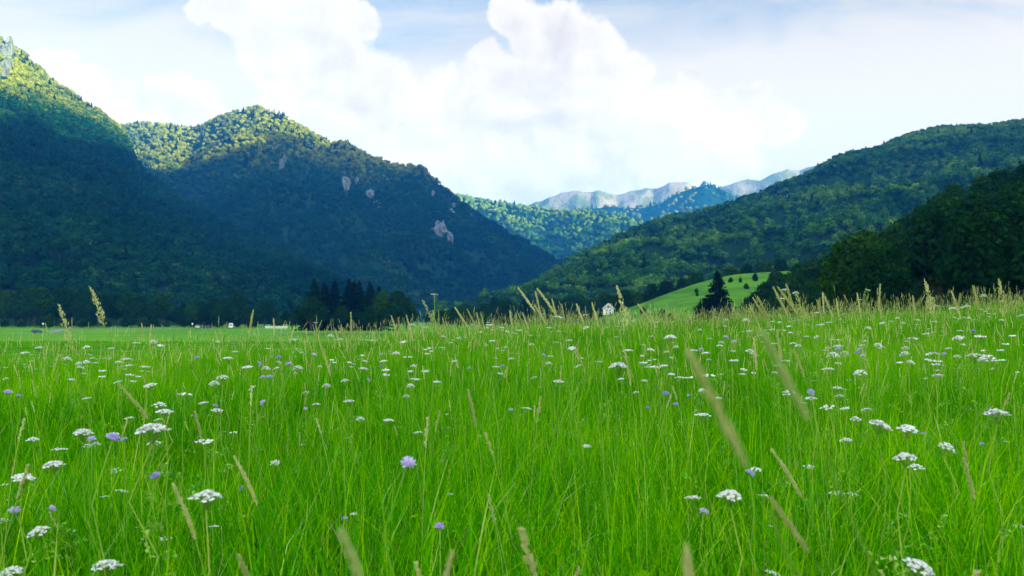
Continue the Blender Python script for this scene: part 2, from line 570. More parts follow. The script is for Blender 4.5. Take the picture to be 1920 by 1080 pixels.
# ------------------------------------------------------------------ mountains
class Hill:
    """a slope that rises from a foot line to a ridge line, then falls away behind. Ridge/foot tables are given by bearing."""
    def __init__(s, name, ridge, foot, material, cols=160, rows=60, power=1.2, gully=0.0, glen=120.0, treeh=10.0, seed=1, back=0.55, rough=0.0):
        rx = [p[0] for p in ridge]
        s.px = np.linspace(rx[0], rx[-1], cols)
        ry = np.interp(s.px, rx, [p[1] for p in ridge])
        k = np.array([1, 2, 3, 2, 1.0]); k /= k.sum()
        if rough == 0:
            ry = np.convolve(np.pad(ry, 2, 'edge'), k, 'valid')
        rD = np.interp(s.px, rx, [p[2] for p in ridge])
        fx = [p[0] for p in foot]
        fD = np.interp(s.px, fx, [p[1] for p in foot])
        fz = np.interp(s.px, fx, [p[2] for p in foot])
        d = np.array([px_dir(a, b) for a, b in zip(s.px, ry)])
        rz = EYE + d[:, 2] / d[:, 1] * rD - treeh * 0.8
        U = d[:, 0] / d[:, 1]
        t = np.concatenate([np.linspace(0, 1, rows), 1 + np.linspace(0, 1, 10)[1:] * back])
        T = np.broadcast_to(t, (cols, len(t)))
        Dd = fD[:, None] + (rD - fD)[:, None] * T
        p = np.where(T <= 1, np.clip(T, 0, 1) ** power, 1 - (np.maximum(T - 1, 0) / back) ** 1.3 * 0.8)
        Z = fz[:, None] + (rz - fz)[:, None] * p
        X, Y = U[:, None] * Dd, Dd
        w_ = np.clip(T, 0, 1) ** 0.7 * np.clip(1 - T, 0, 1) ** 0.6 * 1.6
        rd = 1 - np.abs(2 * fbm(X / glen, Y / glen * 0.6, 4, seed) - 1) * 2
        Z = Z + gully * w_ * (rd - 0.6)
        if rough:
            Z = Z + rough * (fbm(X / 160, Y / 160, 5, seed + 9) - 0.5) * np.clip(T * 2, 0, 1)
        s.P = np.stack([X, Y, Z], -1)
        s.rows = rows; s.T = T
        na, nr = X.shape
        i, j = np.meshgrid(np.arange(na - 1), np.arange(nr - 1), indexing='ij')
        Q = np.stack([i * nr + j, (i + 1) * nr + j, (i + 1) * nr + j + 1, i * nr + j + 1], -1).reshape(-1, 4)
        s.o = obj(name, mesh(name, s.P, Q, [M[material]]), kind='structure')

    def sample(s, spacing, tmax=1.06, tmin=0.0, keep=None, seed=0):
        r = np.random.default_rng(seed)
        P = s.P
        na, nr = P.shape[:2]
        e1 = P[1:, :-1] - P[:-1, :-1]; e2 = P[:-1, 1:] - P[:-1, :-1]
        ar = np.linalg.norm(np.cross(e1[..., :2], e2[..., :2])[..., None], axis=-1)
        tm = s.T[:-1, :-1]
        ar = np.where((tm < tmax) & (tm >= tmin), ar, 0)
        n = int(ar.sum() / spacing ** 2)
        c = r.choice(ar.size, n, p=(ar / ar.sum()).ravel())
        i, j = np.unravel_index(c, ar.shape)
        a, b = r.random(n)[:, None], r.random(n)[:, None]
        Q = (P[i, j] * (1 - a) + P[i + 1, j] * a) * (1 - b) + (P[i, j + 1] * (1 - a) + P[i + 1, j + 1] * a) * b
        if keep is not None: Q = Q[keep(Q)]
        return Q

    def hit(s, px, py):
        """point of the front slope seen at that bearing"""
        Y = s.P[..., 1][:, :s.rows]; X = s.P[..., 0][:, :s.rows]; Z = s.P[..., 2][:, :s.rows]
        x, y, z = px_dir(px, py)
        e = (X / Y - x / y) ** 2 + ((Z - EYE) / Y - z / y) ** 2
        return s.P[np.unravel_index(np.argmin(e), e.shape)]


left = Hill('left_mountain',
            [(-500, -260, 1500), (-200, -60, 1500), (0, 68, 1500), (40, 92, 1490), (100, 148, 1470), (190, 207, 1440), (232, 240, 1420), (262, 310, 1380),
             (330, 362, 1250), (450, 430, 1100), (560, 482, 960), (640, 522, 860), (700, 560, 800), (760, 592, 760)],
            [(-500, 360, -3), (0, 410, -3), (300, 420, -3), (760, 620, -3)], 'slope', 220, 90, 1.18, 26, 150, 11, 3)
centre = Hill('centre_mountain',
              [(60, 250, 2300), (200, 238, 2250), (250, 226, 2200), (300, 228, 2180), (365, 236, 2150), (400, 221, 2120), (440, 205, 2100), (485, 196, 2080), (530, 211, 2050),
               (570, 235, 2030), (600, 252, 2020), (625, 264, 2010), (650, 262, 2000), (690, 287, 1980), (740, 304, 1960), (790, 308, 1940),
               (830, 345, 1900), (865, 375, 1860), (900, 400, 1820), (950, 430, 1780), (1000, 455, 1740), (1050, 485, 1700), (1100, 530, 1660), (1150, 575, 1620)],
              [(60, 900, -3), (700, 900, -3), (1150, 1300, -3)], 'slope', 300, 100, 1.25, 60, 210, 12, 11)
right = Hill('right_mountain',
             [(820, 596, 850), (880, 575, 900), (950, 545, 960), (1010, 520, 1010), (1060, 492, 1050), (1150, 444, 1120), (1230, 412, 1190), (1330, 390, 1260), (1400, 366, 1320),
              (1480, 336, 1370), (1530, 312, 1390), (1570, 290, 1400), (1640, 272, 1400), (1700, 250, 1400), (1760, 237, 1400), (1850, 231, 1390), (1920, 221, 1380),
              (2060, 196, 1350), (2300, 140, 1300), (2700, 20, 1250)],
             [(820, 560, -3), (1100, 500, -3), (1500, 430, 0), (2700, 420, 5)], 'slope', 320, 120, 1.1, 62, 95, 11, 21)
midhill = Hill('wooded_foothill',
               [(780, 345, 3080), (860, 362, 3036), (900, 372, 2992), (960, 379, 2948), (1010, 384, 2904), (1050, 394, 2860), (1090, 391, 2816), (1130, 394, 2798), (1170, 402, 2772), (1215, 418, 2728), (1280, 450, 2684), (1330, 480, 2640)],
               [(780, 2050, -3), (1330, 2050, -3)], 'slope', 150, 60, 1.3, 95, 300, 12, 31)
backhill = Hill('blue_ridge',
                [(960, 400, 3910), (1060, 392, 3867), (1110, 388, 3825), (1150, 384, 3808), (1200, 387, 3782), (1235, 380, 3757), (1270, 358, 3740), (1300, 350, 3731), (1325, 341, 3723), (1350, 350, 3714), (1392, 372, 3697), (1480, 395, 3655), (1560, 410, 3655)],
                [(960, 3000, -3), (1560, 3000, -3)], 'slope', 150, 50, 1.35, 120, 420, 12, 41)
alps = Hill('rocky_peaks',
            [(960, 392, 4752), (1000, 380, 4680), (1050, 369, 4644), (1100, 357, 4608), (1125, 355, 4608), (1155, 360, 4608), (1200, 353, 4572), (1230, 350, 4572), (1255, 344, 4536), (1290, 344, 4536), (1310, 356, 4536),
             (1350, 351, 4536), (1385, 343, 4500), (1400, 338, 4500), (1425, 338, 4464), (1452, 322, 4464), (1475, 314, 4464), (1500, 316, 4464), (1530, 309, 4428), (1560, 316, 4392), (1640, 330, 4392), (1750, 300, 4392)],
            [(960, 3700, 0), (1750, 3700, 0)], 'alp', 320, 90, 1.25, 130, 320, 0, 51, rough=62)


# the range beyond the right edge of the view, behind which the low sun stands
def build_caster():
    tg = []
    for hl, pts in ((left, [(-150, 190), (0, 238), (55, 215), (110, 262), (180, 277), (245, 292)]),
                    (centre, [(385, 278), (430, 284), (512, 278), (590, 283), (640, 268)]),
                    ):
        for p in pts:
            tg.append(hl.hit(*p))
    res = []
    hx = SDIR[0] / math.cos(SUN_EL); hy = SDIR[1] / math.cos(SUN_EL)
    for P in tg:
        t = (CAST_X - P[0]) / hx
        res.append((P[1] + hy * t, P[2] + 6 + t * math.tan(SUN_EL)))
    res.sort()
    res += [(1500, 620), (1800, 500), (2100, 465), (2400, 520), (2600, 470)]
    ys = np.array([a for a, _ in res]); zs = np.array([b for _, b in res])
    yy = np.concatenate([[-3500, -1500, ys[0] - 300], ys, [ys[-1] + 500, ys[-1] + 1500]])
    zz = np.concatenate([[500, 760, zs[0] + 10], zs, [zs[-1] * 0.7, 150]])
    Y = np.linspace(yy[0], yy[-1], 520)
    Z = np.interp(Y, yy, zz)
    rows = [(-1.0, 0.02), (-0.7, 0.24), (-0.4, 0.55), (-0.15, 0.86), (0, 1.0), (0.2, 0.82), (0.6, 0.4), (1.0, 0.05)]
    V = np.array([[(CAST_X + a * 650 * (1 if a > 0 else 0.9) + (0 if a == 0 else 60 * (vnoise(y / 140, a * 3, 5) - 0.5)), y, z * b) for a, b in rows] for y, z in zip(Y, Z)])
    n, k = V.shape[:2]
    i, j = np.meshgrid(np.arange(n - 1), np.arange(k - 1), indexing='ij')
    Q = np.stack([i * k + j, i * k + j + 1, (i + 1) * k + j + 1, (i + 1) * k + j], -1).reshape(-1, 4)
    obj('sunward_mountain', mesh('sunward_mountain', V, Q[:, ::-1], [M['slope']]), kind='structure')
    print('CASTER', [(round(a), round(b)) for a, b in res])


CAST_X = 1350.0
build_caster()

# nearer relief at the right: the pasture knoll and the dark wooded spur
knoll = Hill('pasture_hill',
             [(1060, 612, 330), (1100, 603, 330), (1130, 594, 330), (1200, 570, 330), (1260, 547, 330), (1320, 527, 325), (1380, 514, 320), (1430, 511, 320), (1480, 508, 318), (1560, 500, 315), (1700, 500, 310), (1800, 520, 300)],
             [(1060, 200, -3), (1800, 170, -3)], 'pasture', 90, 30, 0.9, 2.5, 60, 0, 61)
spur = Hill('wooded_spur',
            [(1470, 600, 200), (1520, 592, 200), (1580, 560, 205), (1640, 545, 210), (1700, 490, 215), (1760, 445, 220), (1830, 412, 225), (1920, 385, 230), (2100, 325, 235), (2500, 230, 240)],
            [(1470, 120, 0), (1700, 95, 0), (2500, 70, 2)], 'slope', 80, 30, 1.0, 3, 40, 0, 71)


# ------------------------------------------------------------------ instancing of masses nobody could count
def scatter(name, protos, P, rot, scl, idx, kind='stuff', **p):
    n = len(P)
    me = bpy.data.meshes.new(name)
    me.vertices.add(n); me.vertices.foreach_set('co', np.asarray(P, np.float32).ravel())
    a = me.attributes.new('rot', 'FLOAT_VECTOR', 'POINT'); a.data.foreach_set('vector', np.asarray(rot, np.float32).ravel())
    a = me.attributes.new('scl', 'FLOAT_VECTOR', 'POINT'); a.data.foreach_set('vector', np.asarray(scl, np.float32).ravel())
    a = me.attributes.new('idx', 'INT', 'POINT'); a.data.foreach_set('value', np.asarray(idx, np.int32))
    o = obj(name, me, kind=kind, **p)
    ng = bpy.data.node_groups.new(name + '_scatter', 'GeometryNodeTree')
    ng.interface.new_socket('Geometry', in_out='INPUT', socket_type='NodeSocketGeometry')
    ng.interface.new_socket('Geometry', in_out='OUTPUT', socket_type='NodeSocketGeometry')
    g = N(ng)
    gi, go = g.n('NodeGroupInput'), g.n('NodeGroupOutput')
    iop = g.n('GeometryNodeInstanceOnPoints')
    g.l(gi.outputs[0], iop.inputs['Points'])
    jn = g.n('GeometryNodeJoinGeometry')
    for me_ in reversed(protos):
        po = bpy.data.objects.new(me_.name, me_)
        oi = g.n('GeometryNodeObjectInfo'); oi.inputs['Object'].default_value = po
        gt = g.n('GeometryNodeGeometryToInstance')
        g.l(oi.outputs['Geometry'], gt.inputs[0])
        g.l(gt.outputs[0], jn.inputs[0])
    g.l(jn.outputs[0], iop.inputs['Instance'])
    iop.inputs['Pick Instance'].default_value = True

    def attr(nm, t):
        q = g.n('GeometryNodeInputNamedAttribute', data_type=t); q.inputs[0].default_value = nm
        return q.outputs[0]
    g.l(attr('idx', 'INT'), iop.inputs['Instance Index'])
    er = g.n('FunctionNodeEulerToRotation'); g.l(attr('rot', 'FLOAT_VECTOR'), er.inputs[0])
    g.l(er.outputs[0], iop.inputs['Rotation'])
    g.l(attr('scl', 'FLOAT_VECTOR'), iop.inputs['Scale'])
    g.l(iop.outputs[0], go.inputs[0])
    md = o.modifiers.new('scatter', 'NODES'); md.node_group = ng
    return o


# ------------------------------------------------------------------ trees
def ico(sub):
    import bmesh
    bm = bmesh.new(); bmesh.ops.create_icosphere(bm, subdivisions=sub, radius=1.0)
    V = np.array([v.co[:] for v in bm.verts]); T = np.array([[v.index for v in f.verts] for f in bm.faces]); bm.free()
    return V, T


ICO1, ICO2, ICO3 = ico(1), ico(2), ico(3)


def rand_dirs(r, n, up=0.0):
    d = r.normal(size=(n, 3)); d[:, 2] += up
    return d / np.linalg.norm(d, axis=1)[:, None]


def leaf_quads(mb, r, C, size, m=0, nrm=None, tint=None):
    """leaf clumps at C, facing roughly along nrm"""
    n = len(C)
    nn = rand_dirs(r, n) * 0.9 + (nrm if nrm is not None else 0)
    nn /= np.linalg.norm(nn, axis=1)[:, None] + 1e-9
    a = np.cross(nn, rand_dirs(r, n)); a /= np.linalg.norm(a, axis=1)[:, None] + 1e-9
    b = np.cross(nn, a)
    s_ = size * r.uniform(0.6, 1.3, n)[:, None]
    mb.quads(C, a * s_, b * s_ * r.uniform(0.5, 0.95, n)[:, None], m=m, a=tint if tint is not None else r.random(n))


def far_tree(seed, conifer=False, fm='forest'):
    """a forest tree as it shows at several hundred metres, unit height 1, 0.75 wide"""
    r = np.random.default_rng(seed)
    mb = MB()
    if conifer:
        for k in range(9):
            z = 0.12 + 0.86 * (k / 9); rad = 0.24 * (1 - k / 9) + 0.02
            n = 9
            an = r.uniform(0, 6.28) + np.linspace(0, 6.28, n, endpoint=False)
            rr = rad * r.uniform(0.75, 1.25, n)
            ring = np.stack([rr * np.cos(an), rr * np.sin(an), np.full(n, z - 0.03)], -1)
            V = np.vstack([ring, [[0, 0, z + 0.16]]])
            mb.add(V, T=[[i, (i + 1) % n, n] for i in range(n)], a=r.random(n + 1) * 0.5 + 0.1)
    else:
        lob = [((0, 0, 0.58), 0.30)]
        for k in range(r.integers(4, 7)):
            a = r.uniform(0, 6.28); q = r.uniform(0.10, 0.22)
            lob.append(((q * math.cos(a), q * math.sin(a), r.uniform(0.42, 0.80)), r.uniform(0.15, 0.24)))
        for c, q in lob:
            V, T = ICO1
            P = V * (q * 0.86) * (1 + r.uniform(-0.18, 0.18, (len(V), 1))) + np.array(c)
            mb.add(P, T=T, a=np.clip(0.15 + 0.5 * r.random(len(V)), 0, 1))
            n = 26
            d = rand_dirs(r, n, 0.5)
            leaf_quads(mb, r, d * q * r.uniform(0.85, 1.12, n)[:, None] + np.array(c), 0.062, nrm=d * 0.8)
        mb.tube([(0, 0, -0.1), (0, 0, 0.5)], 0.02, 4)
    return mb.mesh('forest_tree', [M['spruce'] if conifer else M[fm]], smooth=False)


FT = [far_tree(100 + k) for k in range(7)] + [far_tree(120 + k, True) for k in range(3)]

FB = [far_tree(140 + k, fm='lit_tint') for k in range(7)] + FT[7:]


def forest(name, hill, spacing, hmin, hmax, conif=0.06, seed=0, keep=None, tmax=1.05, tmin=0.0, zs=1.0, set_=None, **p):
    P = hill.sample(spacing, tmax, tmin, keep, seed)
    r = np.random.default_rng(seed + 5)
    n = len(P)
    cn = r.random(n) < conif * (0.3 + 1.8 * (fbm(P[:, 0] / 90, P[:, 1] / 90, 3, seed) > 0.52))
    idx = np.where(cn, 7 + r.integers(0, 3, n), r.integers(0, 7, n))
    hgt = hmin + (hmax - hmin) * r.random(n) ** 1.2
    hgt = np.where(cn, hgt * 1.25, hgt)
    wd = hgt * r.uniform(0.95, 1.35, n)
    scl = np.stack([wd, wd, hgt * zs], -1)
    rot = np.stack([r.normal(0, 0.05, n), r.normal(0, 0.05, n), r.uniform(0, 6.28, n)], -1)
    P = P.copy(); P[:, 2] -= hgt * 0.12
    print(name, n)
    return scatter(name, set_ or FT, P, rot, scl, idx, **p)


ROCKS = [(650, 352, 22, 40), (692, 368, 22, 22), (708, 388, 16, 18), (826, 440, 34, 46), (842, 452, 18, 34), (530, 312, 10, 34), (810, 368, 10, 18), (848, 400, 12, 16),
         (668, 345, 9, 18), (885, 408, 9, 9), (852, 388, 9, 10)]
rock_c = [(centre.hit(a, b), c * 0.62, d * 0.9) for a, b, c, d in ROCKS]
rock_l = [(left.hit(6, 108), 20, 60), (left.hit(2, 140), 12, 50)]


def no_rock(Q, lst=rock_c):
    u = Q[:, 0] / Q[:, 1]; v_ = (Q[:, 2] - EYE) / Q[:, 1]
    k = np.ones(len(Q), bool)
    for P, a, b in lst:
        k &= (((u - P[0] / P[1]) / (a * 0.50 / FPX)) ** 2 + ((v_ - P[2] / P[1]) / (b * 0.50 / FPX)) ** 2 > 1) | (vnoise(Q[:, 0] / 9, Q[:, 2] / 9, 3) > 0.74)
    return k


def rock_face(P, wpx, hpx, seed):
    r = np.random.default_rng(seed)
    V, T = ICO3
    sc_ = P[1] / FPX / 2 * 1.25
    n = 1 + 0.75 * (fbm(V[:, 0] * 5 + seed, V[:, 2] * 2.2 + V[:, 1], 5, seed, 0.6) - 0.5) * 2
    Q = V * n[:, None] * np.array([wpx * sc_, 14, hpx * sc_])
    Q[:, 1] += Q[:, 2] * 0.55
    Q[:, 0] += Q[:, 2] * r.uniform(-0.3, 0.1)
    Q = Q + np.array(P) + np.array([0, 0, 2])
    obj('rock_face', mesh('rock_face', Q, T, [M['rock']], smooth=False), kind='structure')


for k, (P, a, b) in enumerate(rock_c + rock_l):
    rock_face(P, a, b, 200 + k)

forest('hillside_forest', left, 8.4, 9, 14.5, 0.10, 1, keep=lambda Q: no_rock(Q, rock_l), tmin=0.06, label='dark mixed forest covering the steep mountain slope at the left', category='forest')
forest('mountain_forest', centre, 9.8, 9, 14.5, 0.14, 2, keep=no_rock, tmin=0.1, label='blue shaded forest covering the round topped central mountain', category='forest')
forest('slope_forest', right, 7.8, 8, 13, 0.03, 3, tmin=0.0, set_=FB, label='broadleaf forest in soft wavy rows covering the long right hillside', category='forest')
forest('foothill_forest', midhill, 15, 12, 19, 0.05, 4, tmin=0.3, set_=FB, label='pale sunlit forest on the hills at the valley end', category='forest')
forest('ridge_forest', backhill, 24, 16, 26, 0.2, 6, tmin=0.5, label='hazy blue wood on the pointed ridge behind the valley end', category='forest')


def broad_tree(seed, h=12.0, wd=9.0, n_leaf=5200, leaf=0.24, low=0.18):
    """trunk with limbs, crown of leaf clumps in lobes; returns (trunk mesh, crown mesh)"""
    r = np.random.default_rng(seed)
    tb = MB()
    z0 = h * low
    pts = [(0, 0, -0.3)]
    for k in range(1, 7):
        pts.append((r.normal(0, 0.10) * k * 0.3, r.normal(0, 0.10) * k * 0.3, h * 0.82 * k / 6))
    tb.tube(pts, np.linspace(h * 0.028, h * 0.006, 7), 7)
    cb = MB()
    lob = []
    nl = r.integers(11, 16)
    for k in range(nl):
        a = k * 2.399 + r.uniform(-0.4, 0.4)
        t = (k + 0.5) / nl
        z = z0 + (h - z0) * (0.20 + 0.66 * t)
        prof = math.sin(min(1, 0.25 + t * 0.95) * math.pi) ** 0.6
        q = wd * 0.5 * prof * r.uniform(0.35, 0.68)
        rad = wd * r.uniform(0.17, 0.25)
        c = np.array([q * math.cos(a), q * math.sin(a), z])
        lob.append((c, rad))
        b0 = np.array(pts[min(5, 1 + int(t * 4))])
        mid = (b0 + c) / 2 + np.array([0, 0, -0.3])
        tb.tube([b0, mid, c], [h * 0.010, h * 0.006, h * 0.002], 5)
    lob.append((np.array([0, 0, h - wd * 0.16]), wd * 0.17))
    per = n_leaf // len(lob)
    for c, rad in lob:
        d = rand_dirs(r, per, 0.35)
        rr = rad * (r.random(per) ** 0.28) * (1 + 0.28 * r.normal(size=per))
        C = c + d * rr[:, None] * np.array([1, 1, 0.8])
        leaf_quads(cb, r, C, leaf, nrm=d * 0.6, tint=np.clip(r.normal(0.45, 0.22, per) + r.normal(0, 0.1), 0, 1))
    return tb.mesh('trunk', [M['bark']]), cb.mesh('crown', [M['leaf']], smooth=False)


def spruce_tree(seed, h=16.0, wd=6.5, tiers=34):
    r = np.random.default_rng(seed)
    tb = MB(); tb.tube([(0, 0, -0.3), (0.05, 0, h * 0.5), (0, 0, h * 0.99)], [h * 0.018, h * 0.010, 0.02], 7)
    cb = MB()
    C, U, W, A = [], [], [], []
    for k in range(tiers):
        t = k / (tiers - 1)
        z = h * (0.05 + 0.93 * t ** 0.92)
        rad = wd * 0.5 * (1 - t) ** 0.85 * r.uniform(0.82, 1.12) + 0.12
        nb = int(15 - 7 * t)
        for b in range(nb):
            a = r.uniform(0, 6.283)
            rb = rad * r.uniform(0.7, 1.15)
            d = np.array([math.cos(a), math.sin(a), 0]); s_ = np.array([-math.sin(a), math.cos(a), 0])
            nseg = max(2, int(rb / 0.38))
            tint = r.random()
            for q in range(nseg):
                f = (q + 0.7) / nseg
                droop = -0.28 * rb * f ** 1.4 + (0.10 * rb * f ** 3)
                c = d * rb * f + np.array([0, 0, z + droop + r.normal(0, 0.05)])
                wdh = (0.36 * (1 - f) + 0.12) * min(1.0, 0.35 + rb * 0.35)
                C.append(c); U.append((d + np.array([0, 0, -0.35])) * rb / nseg * 0.62); W.append((s_ + np.array([0, 0, r.normal(0, 0.35)])) * wdh); A.append(tint)
                C.append(c + np.array([0, 0, -0.12])); U.append((d * 0.8 + s_ * r.normal(0, 0.6)) * 0.2); W.append(np.array([r.normal(0, 0.05), r.normal(0, 0.05), -0.20])); A.append(tint * 0.6)
    cb.quads(C, U, W, a=A)
    cb.tube([(0, 0, h * 0.93), (0, 0, h * 1.02)], [0.10, 0.02], 5)
    return tb.mesh('trunk', [M['bark']]), cb.mesh('crown', [M['spruce']], smooth=False)


def tree_proto(name, pair, cat):
    e = empty(name)
    e['category'] = cat
    obj('trunk', pair[0], e); obj('crown', pair[1], e)
    return e


BT = [tree_proto('broadleaf_tree', broad_tree(300 + k, 12, (8.5, 10.5, 9.2, 7.6, 10.0)[k]), 'tree') for k in range(5)]
BU = [tree_proto('round_bush', broad_tree(320 + k, 5, 5.2, 2600, 0.19, 0.02), 'bush') for k in range(2)]
SP = [tree_proto('spruce_tree', spruce_tree(340 + k, 16, (6.4, 7.2, 5.6)[k]), 'tree') for k in range(3)]
USED = set()
PROTO_H = {'broadleaf_tree': 12.0, 'round_bush': 5.0, 'spruce_tree': 16.0}


def plant(proto, px, base_py, top_py, Y, label, group=None, wide=1.0, z=None, hgt=None):
    """stand a tree on the land at that bearing and distance"""
    b = at(px, base_py, Y)
    x = b.x
    zz = b.z if z is None else z
    k = proto.name.split('.')[0]
    if hgt is None:
        hgt = at(px, top_py, Y).z - zz
    s = hgt / PROTO_H[k]
    rz = random.uniform(0, 6.28)
    if proto not in USED:
        USED.add(proto); c = proto
        c.location = (x, Y, zz); c.rotation_euler = (0, 0, rz); c.scale = (s * wide, s * wide, s)
    else:
        c = copy_tree(proto, (x, Y, zz), rz, (s * wide, s * wide, s))
    c['label'] = label
    if group: c['group'] = group
    return c


NTH = ['first', 'second', 'third', 'fourth', 'fifth', 'sixth', 'seventh', 'eighth', 'ninth', 'tenth', 'eleventh', 'twelfth', 'thirteenth', 'fourteenth', 'fifteenth', 'sixteenth', 'seventeenth', 'eighteenth', 'nineteenth', 'twentieth']

# --- the grove in the middle of the valley floor
g_sp = [(588, 521, 6), (608, 528, 5), (627, 524, 6), (654, 522, 6), (663, 527, 5), (673, 525, 5.5), (693, 527, 5), (710, 536, 5)]
for i, (px, top, wd) in enumerate(g_sp):
    plant(SP[i % 3], px, 619, top, 300 + (i % 3) * 5, 'dark spruce in the valley grove, %s from the left' % NTH[i], 'spruces of the valley grove', wide=1.55, hgt=None)
g_bt = [(548, 592, 1.0, 'small round dark tree at the left end of the grove'), (566, 575, 1.0, 'dark leafy tree stepping up towards the grove spruces'), (583, 557, 0.95, 'tall dark leafy tree just left of the grove spruces'),
        (602, 572, 1.0, 'broad dark leafy tree in front of the first spruces'), (640, 575, 0.9, 'dark tree low between the grove spruces'),
        (716, 547, 0.8, 'green rounded tree at the foot of the last spruce'), (745, 546, 0.75, 'tall green leafy tree right of the grove spruces'), (762, 560, 0.7, 'green leafy tree at the right end of the grove'), (668, 580, 0.9, 'low dark tree under the middle grove spruces')]
for i, (px, top, wd, lab) in enumerate(g_bt):
    plant(BT[i % 5], px, 619, top, 290 + (i % 2) * 8, lab, 'leafy trees of the valley grove', wide=wd * 1.3)
plant(BU[0], 692, 618, 577, 270, 'round mid green bush in front of the valley grove')
# --- small trees standing apart
plant(BU[1], 93, 616, 589, 330, 'small lone cone-like green tree beside the valley road', wide=0.62)
# --- belt of trees at the foot of the left mountain
r_ = np.random.default_rng(5)
xs = np.sort(np.concatenate([np.linspace(-90, 535, 44) + r_.normal(0, 4, 44)]))
for i, px in enumerate(xs):
    top = float(np.interp(px, [-90, 100, 300, 360, 440, 535], [548, 552, 560, 566, 568, 580]) + r_.normal(0, 10))
    Yd = 392 + r_.uniform(0, 22)
    nb = 'in front of the left forest'
    lab = 'dark leafy tree at the field edge, below the left mountain'
    plant(BT[int(r_.integers(0, 5))], float(px), 613, top, float(Yd), lab, 'trees along the far field edge', wide=float(r_.uniform(0.85, 1.15)))
for px, top in ((361, 573), (382, 575), (408, 571), (424, 573), (462, 575), (478, 578)):
    plant(BT[int(r_.integers(0, 5))], px, 614, top, 385, 'very dark round tree behind the parked cars, %d pixels along' % px if False else {361: 'very dark round tree left of the white car', 382: 'dark round tree right behind the blue car', 408: 'dark bushy tree between the cars and the white van', 424: 'dark round tree right behind the white van', 462: 'dark tree right of the white van', 478: 'dark tree left of the long pale wall'}[px], wide=0.95)
for i, px in enumerate(np.linspace(-40, 525, 22) + r_.normal(0, 8, 22)):
    plant(BU[i % 2], float(px), 614, float(597 + r_.normal(0, 4)), float(384 + r_.uniform(-3, 5)), 'low dark bush at the far field edge below the left mountain', 'bushes along the far field edge', wide=float(r_.uniform(1.0, 1.6)))
# --- tree line and bushes across the valley mouth
for i, px in enumerate(np.linspace(770, 1125, 26) + r_.normal(0, 4, 26)):
    top = float(np.interp(px, [770, 860, 930, 1000, 1060, 1125], [585, 580, 568, 566, 560, 548]) + r_.normal(0, 6))
    plant(BT[int(r_.integers(0, 5))], float(px), 610, top, float(r_.uniform(420, 470)), 'leafy tree in the tree line across the valley mouth', 'trees across the valley mouth', wide=float(r_.uniform(0.9, 1.2)))
for px, top, lab in ((828, 582, 'bright green bush, left of the pair at the valley mouth'), (858, 578, 'larger bright green bush, right of the pair at the valley mouth'), (905, 588, 'grey green bush behind the seed heads at mid valley'), (945, 585, 'round olive bush at mid valley')):
    plant(BU[0], px, 612, top, 300, lab, wide=1.2)
# --- the lone spruce and the trees about the pasture hill
plant(SP[1], 1346, 612, 507, 215, 'large lone dark spruce in front of the green pasture hill', wide=1.75)
plant(BT[1], 1322, 612, 560, 222, 'dark low tree touching the left of the lone spruce', wide=1.1)
for px, py, top, Y, wd, lab in ((1205, 590, 572, 290, 0.9, 'small dark bush low on the pasture hill near its left end'), (1243, 596, 576, 280, 1.1, 'dark round bush under the pasture hill slope'), (1258, 600, 584, 270, 1.2, 'low dark bush right of the round one under the pasture hill'),
                               (1306, 549, 539, 320, 1.0, 'tiny dark bush left of the lone spruce on the pasture'), (1307, 556, 546, 316, 0.8, 'tiny low bush below another on the pasture slope'),
                               (1370, 530, 518, 318, 1.1, 'small round bush on the pasture crest right of the lone spruce'), (1388, 530, 517, 319, 0.6, 'slim little tree on the pasture crest'), (1399, 541, 529, 314, 1.0, 'small bush halfway down the pasture right of the spruce'),
                               (1416, 527, 509, 320, 0.8, 'upright dark bush on the pasture crest near the wood')):
    hl = knoll.hit(px, py)
    plant(BU[0], px, py, top + (py - top) * 0.2, float(hl[1]), lab, wide=wd * 0.9, z=float(hl[2]) - 0.3)
for i, (px, top, wd) in enumerate([(1150, 556, 1.0), (1172, 545, 1.1), (1195, 548, 1.0), (1222, 532, 1.0), (1250, 528, 1.1), (1280, 522, 1.0), (1305, 512, 1.1), (1370, 500, 1.1), (1400, 496, 1.1), (1432, 492, 1.2), (1465, 488, 1.1)]):
    plant(BT[i % 5], px, top + 60, top, 372, 'leafy tree behind the pasture hill crest, %s from the left' % NTH[i], 'trees behind the pasture crest', wide=wd)
for i, (px, base, top, Y, wd) in enumerate([(1400, 600, 560, 230, 1.1), (1418, 600, 548, 235, 1.1), (1438, 595, 528, 240, 1.0), (1455, 590, 508, 245, 1.0), (1478, 590, 515, 240, 1.1), (1395, 610, 575, 220, 1.2), (1428, 610, 566, 215, 1.2),
                                            (1462, 605, 545, 215, 1.2), (1500, 600, 495, 225, 1.1), (1520, 600, 505, 215, 1.1), (1492, 605, 548, 200, 1.2), (1532, 600, 488, 215, 1.2), (1556, 600, 480, 212, 1.2), (1578, 605, 492, 205, 1.1), (1604, 605, 486, 200, 1.2), (1628, 605, 496, 198, 1.2), (1545, 605, 530, 190, 1.2)]):
    plant(BT[i % 5], px, base, top, Y, 'dark tree between the pasture and the right wood, number %s in its row' % NTH[i], 'trees at the right end of the pasture', wide=wd)
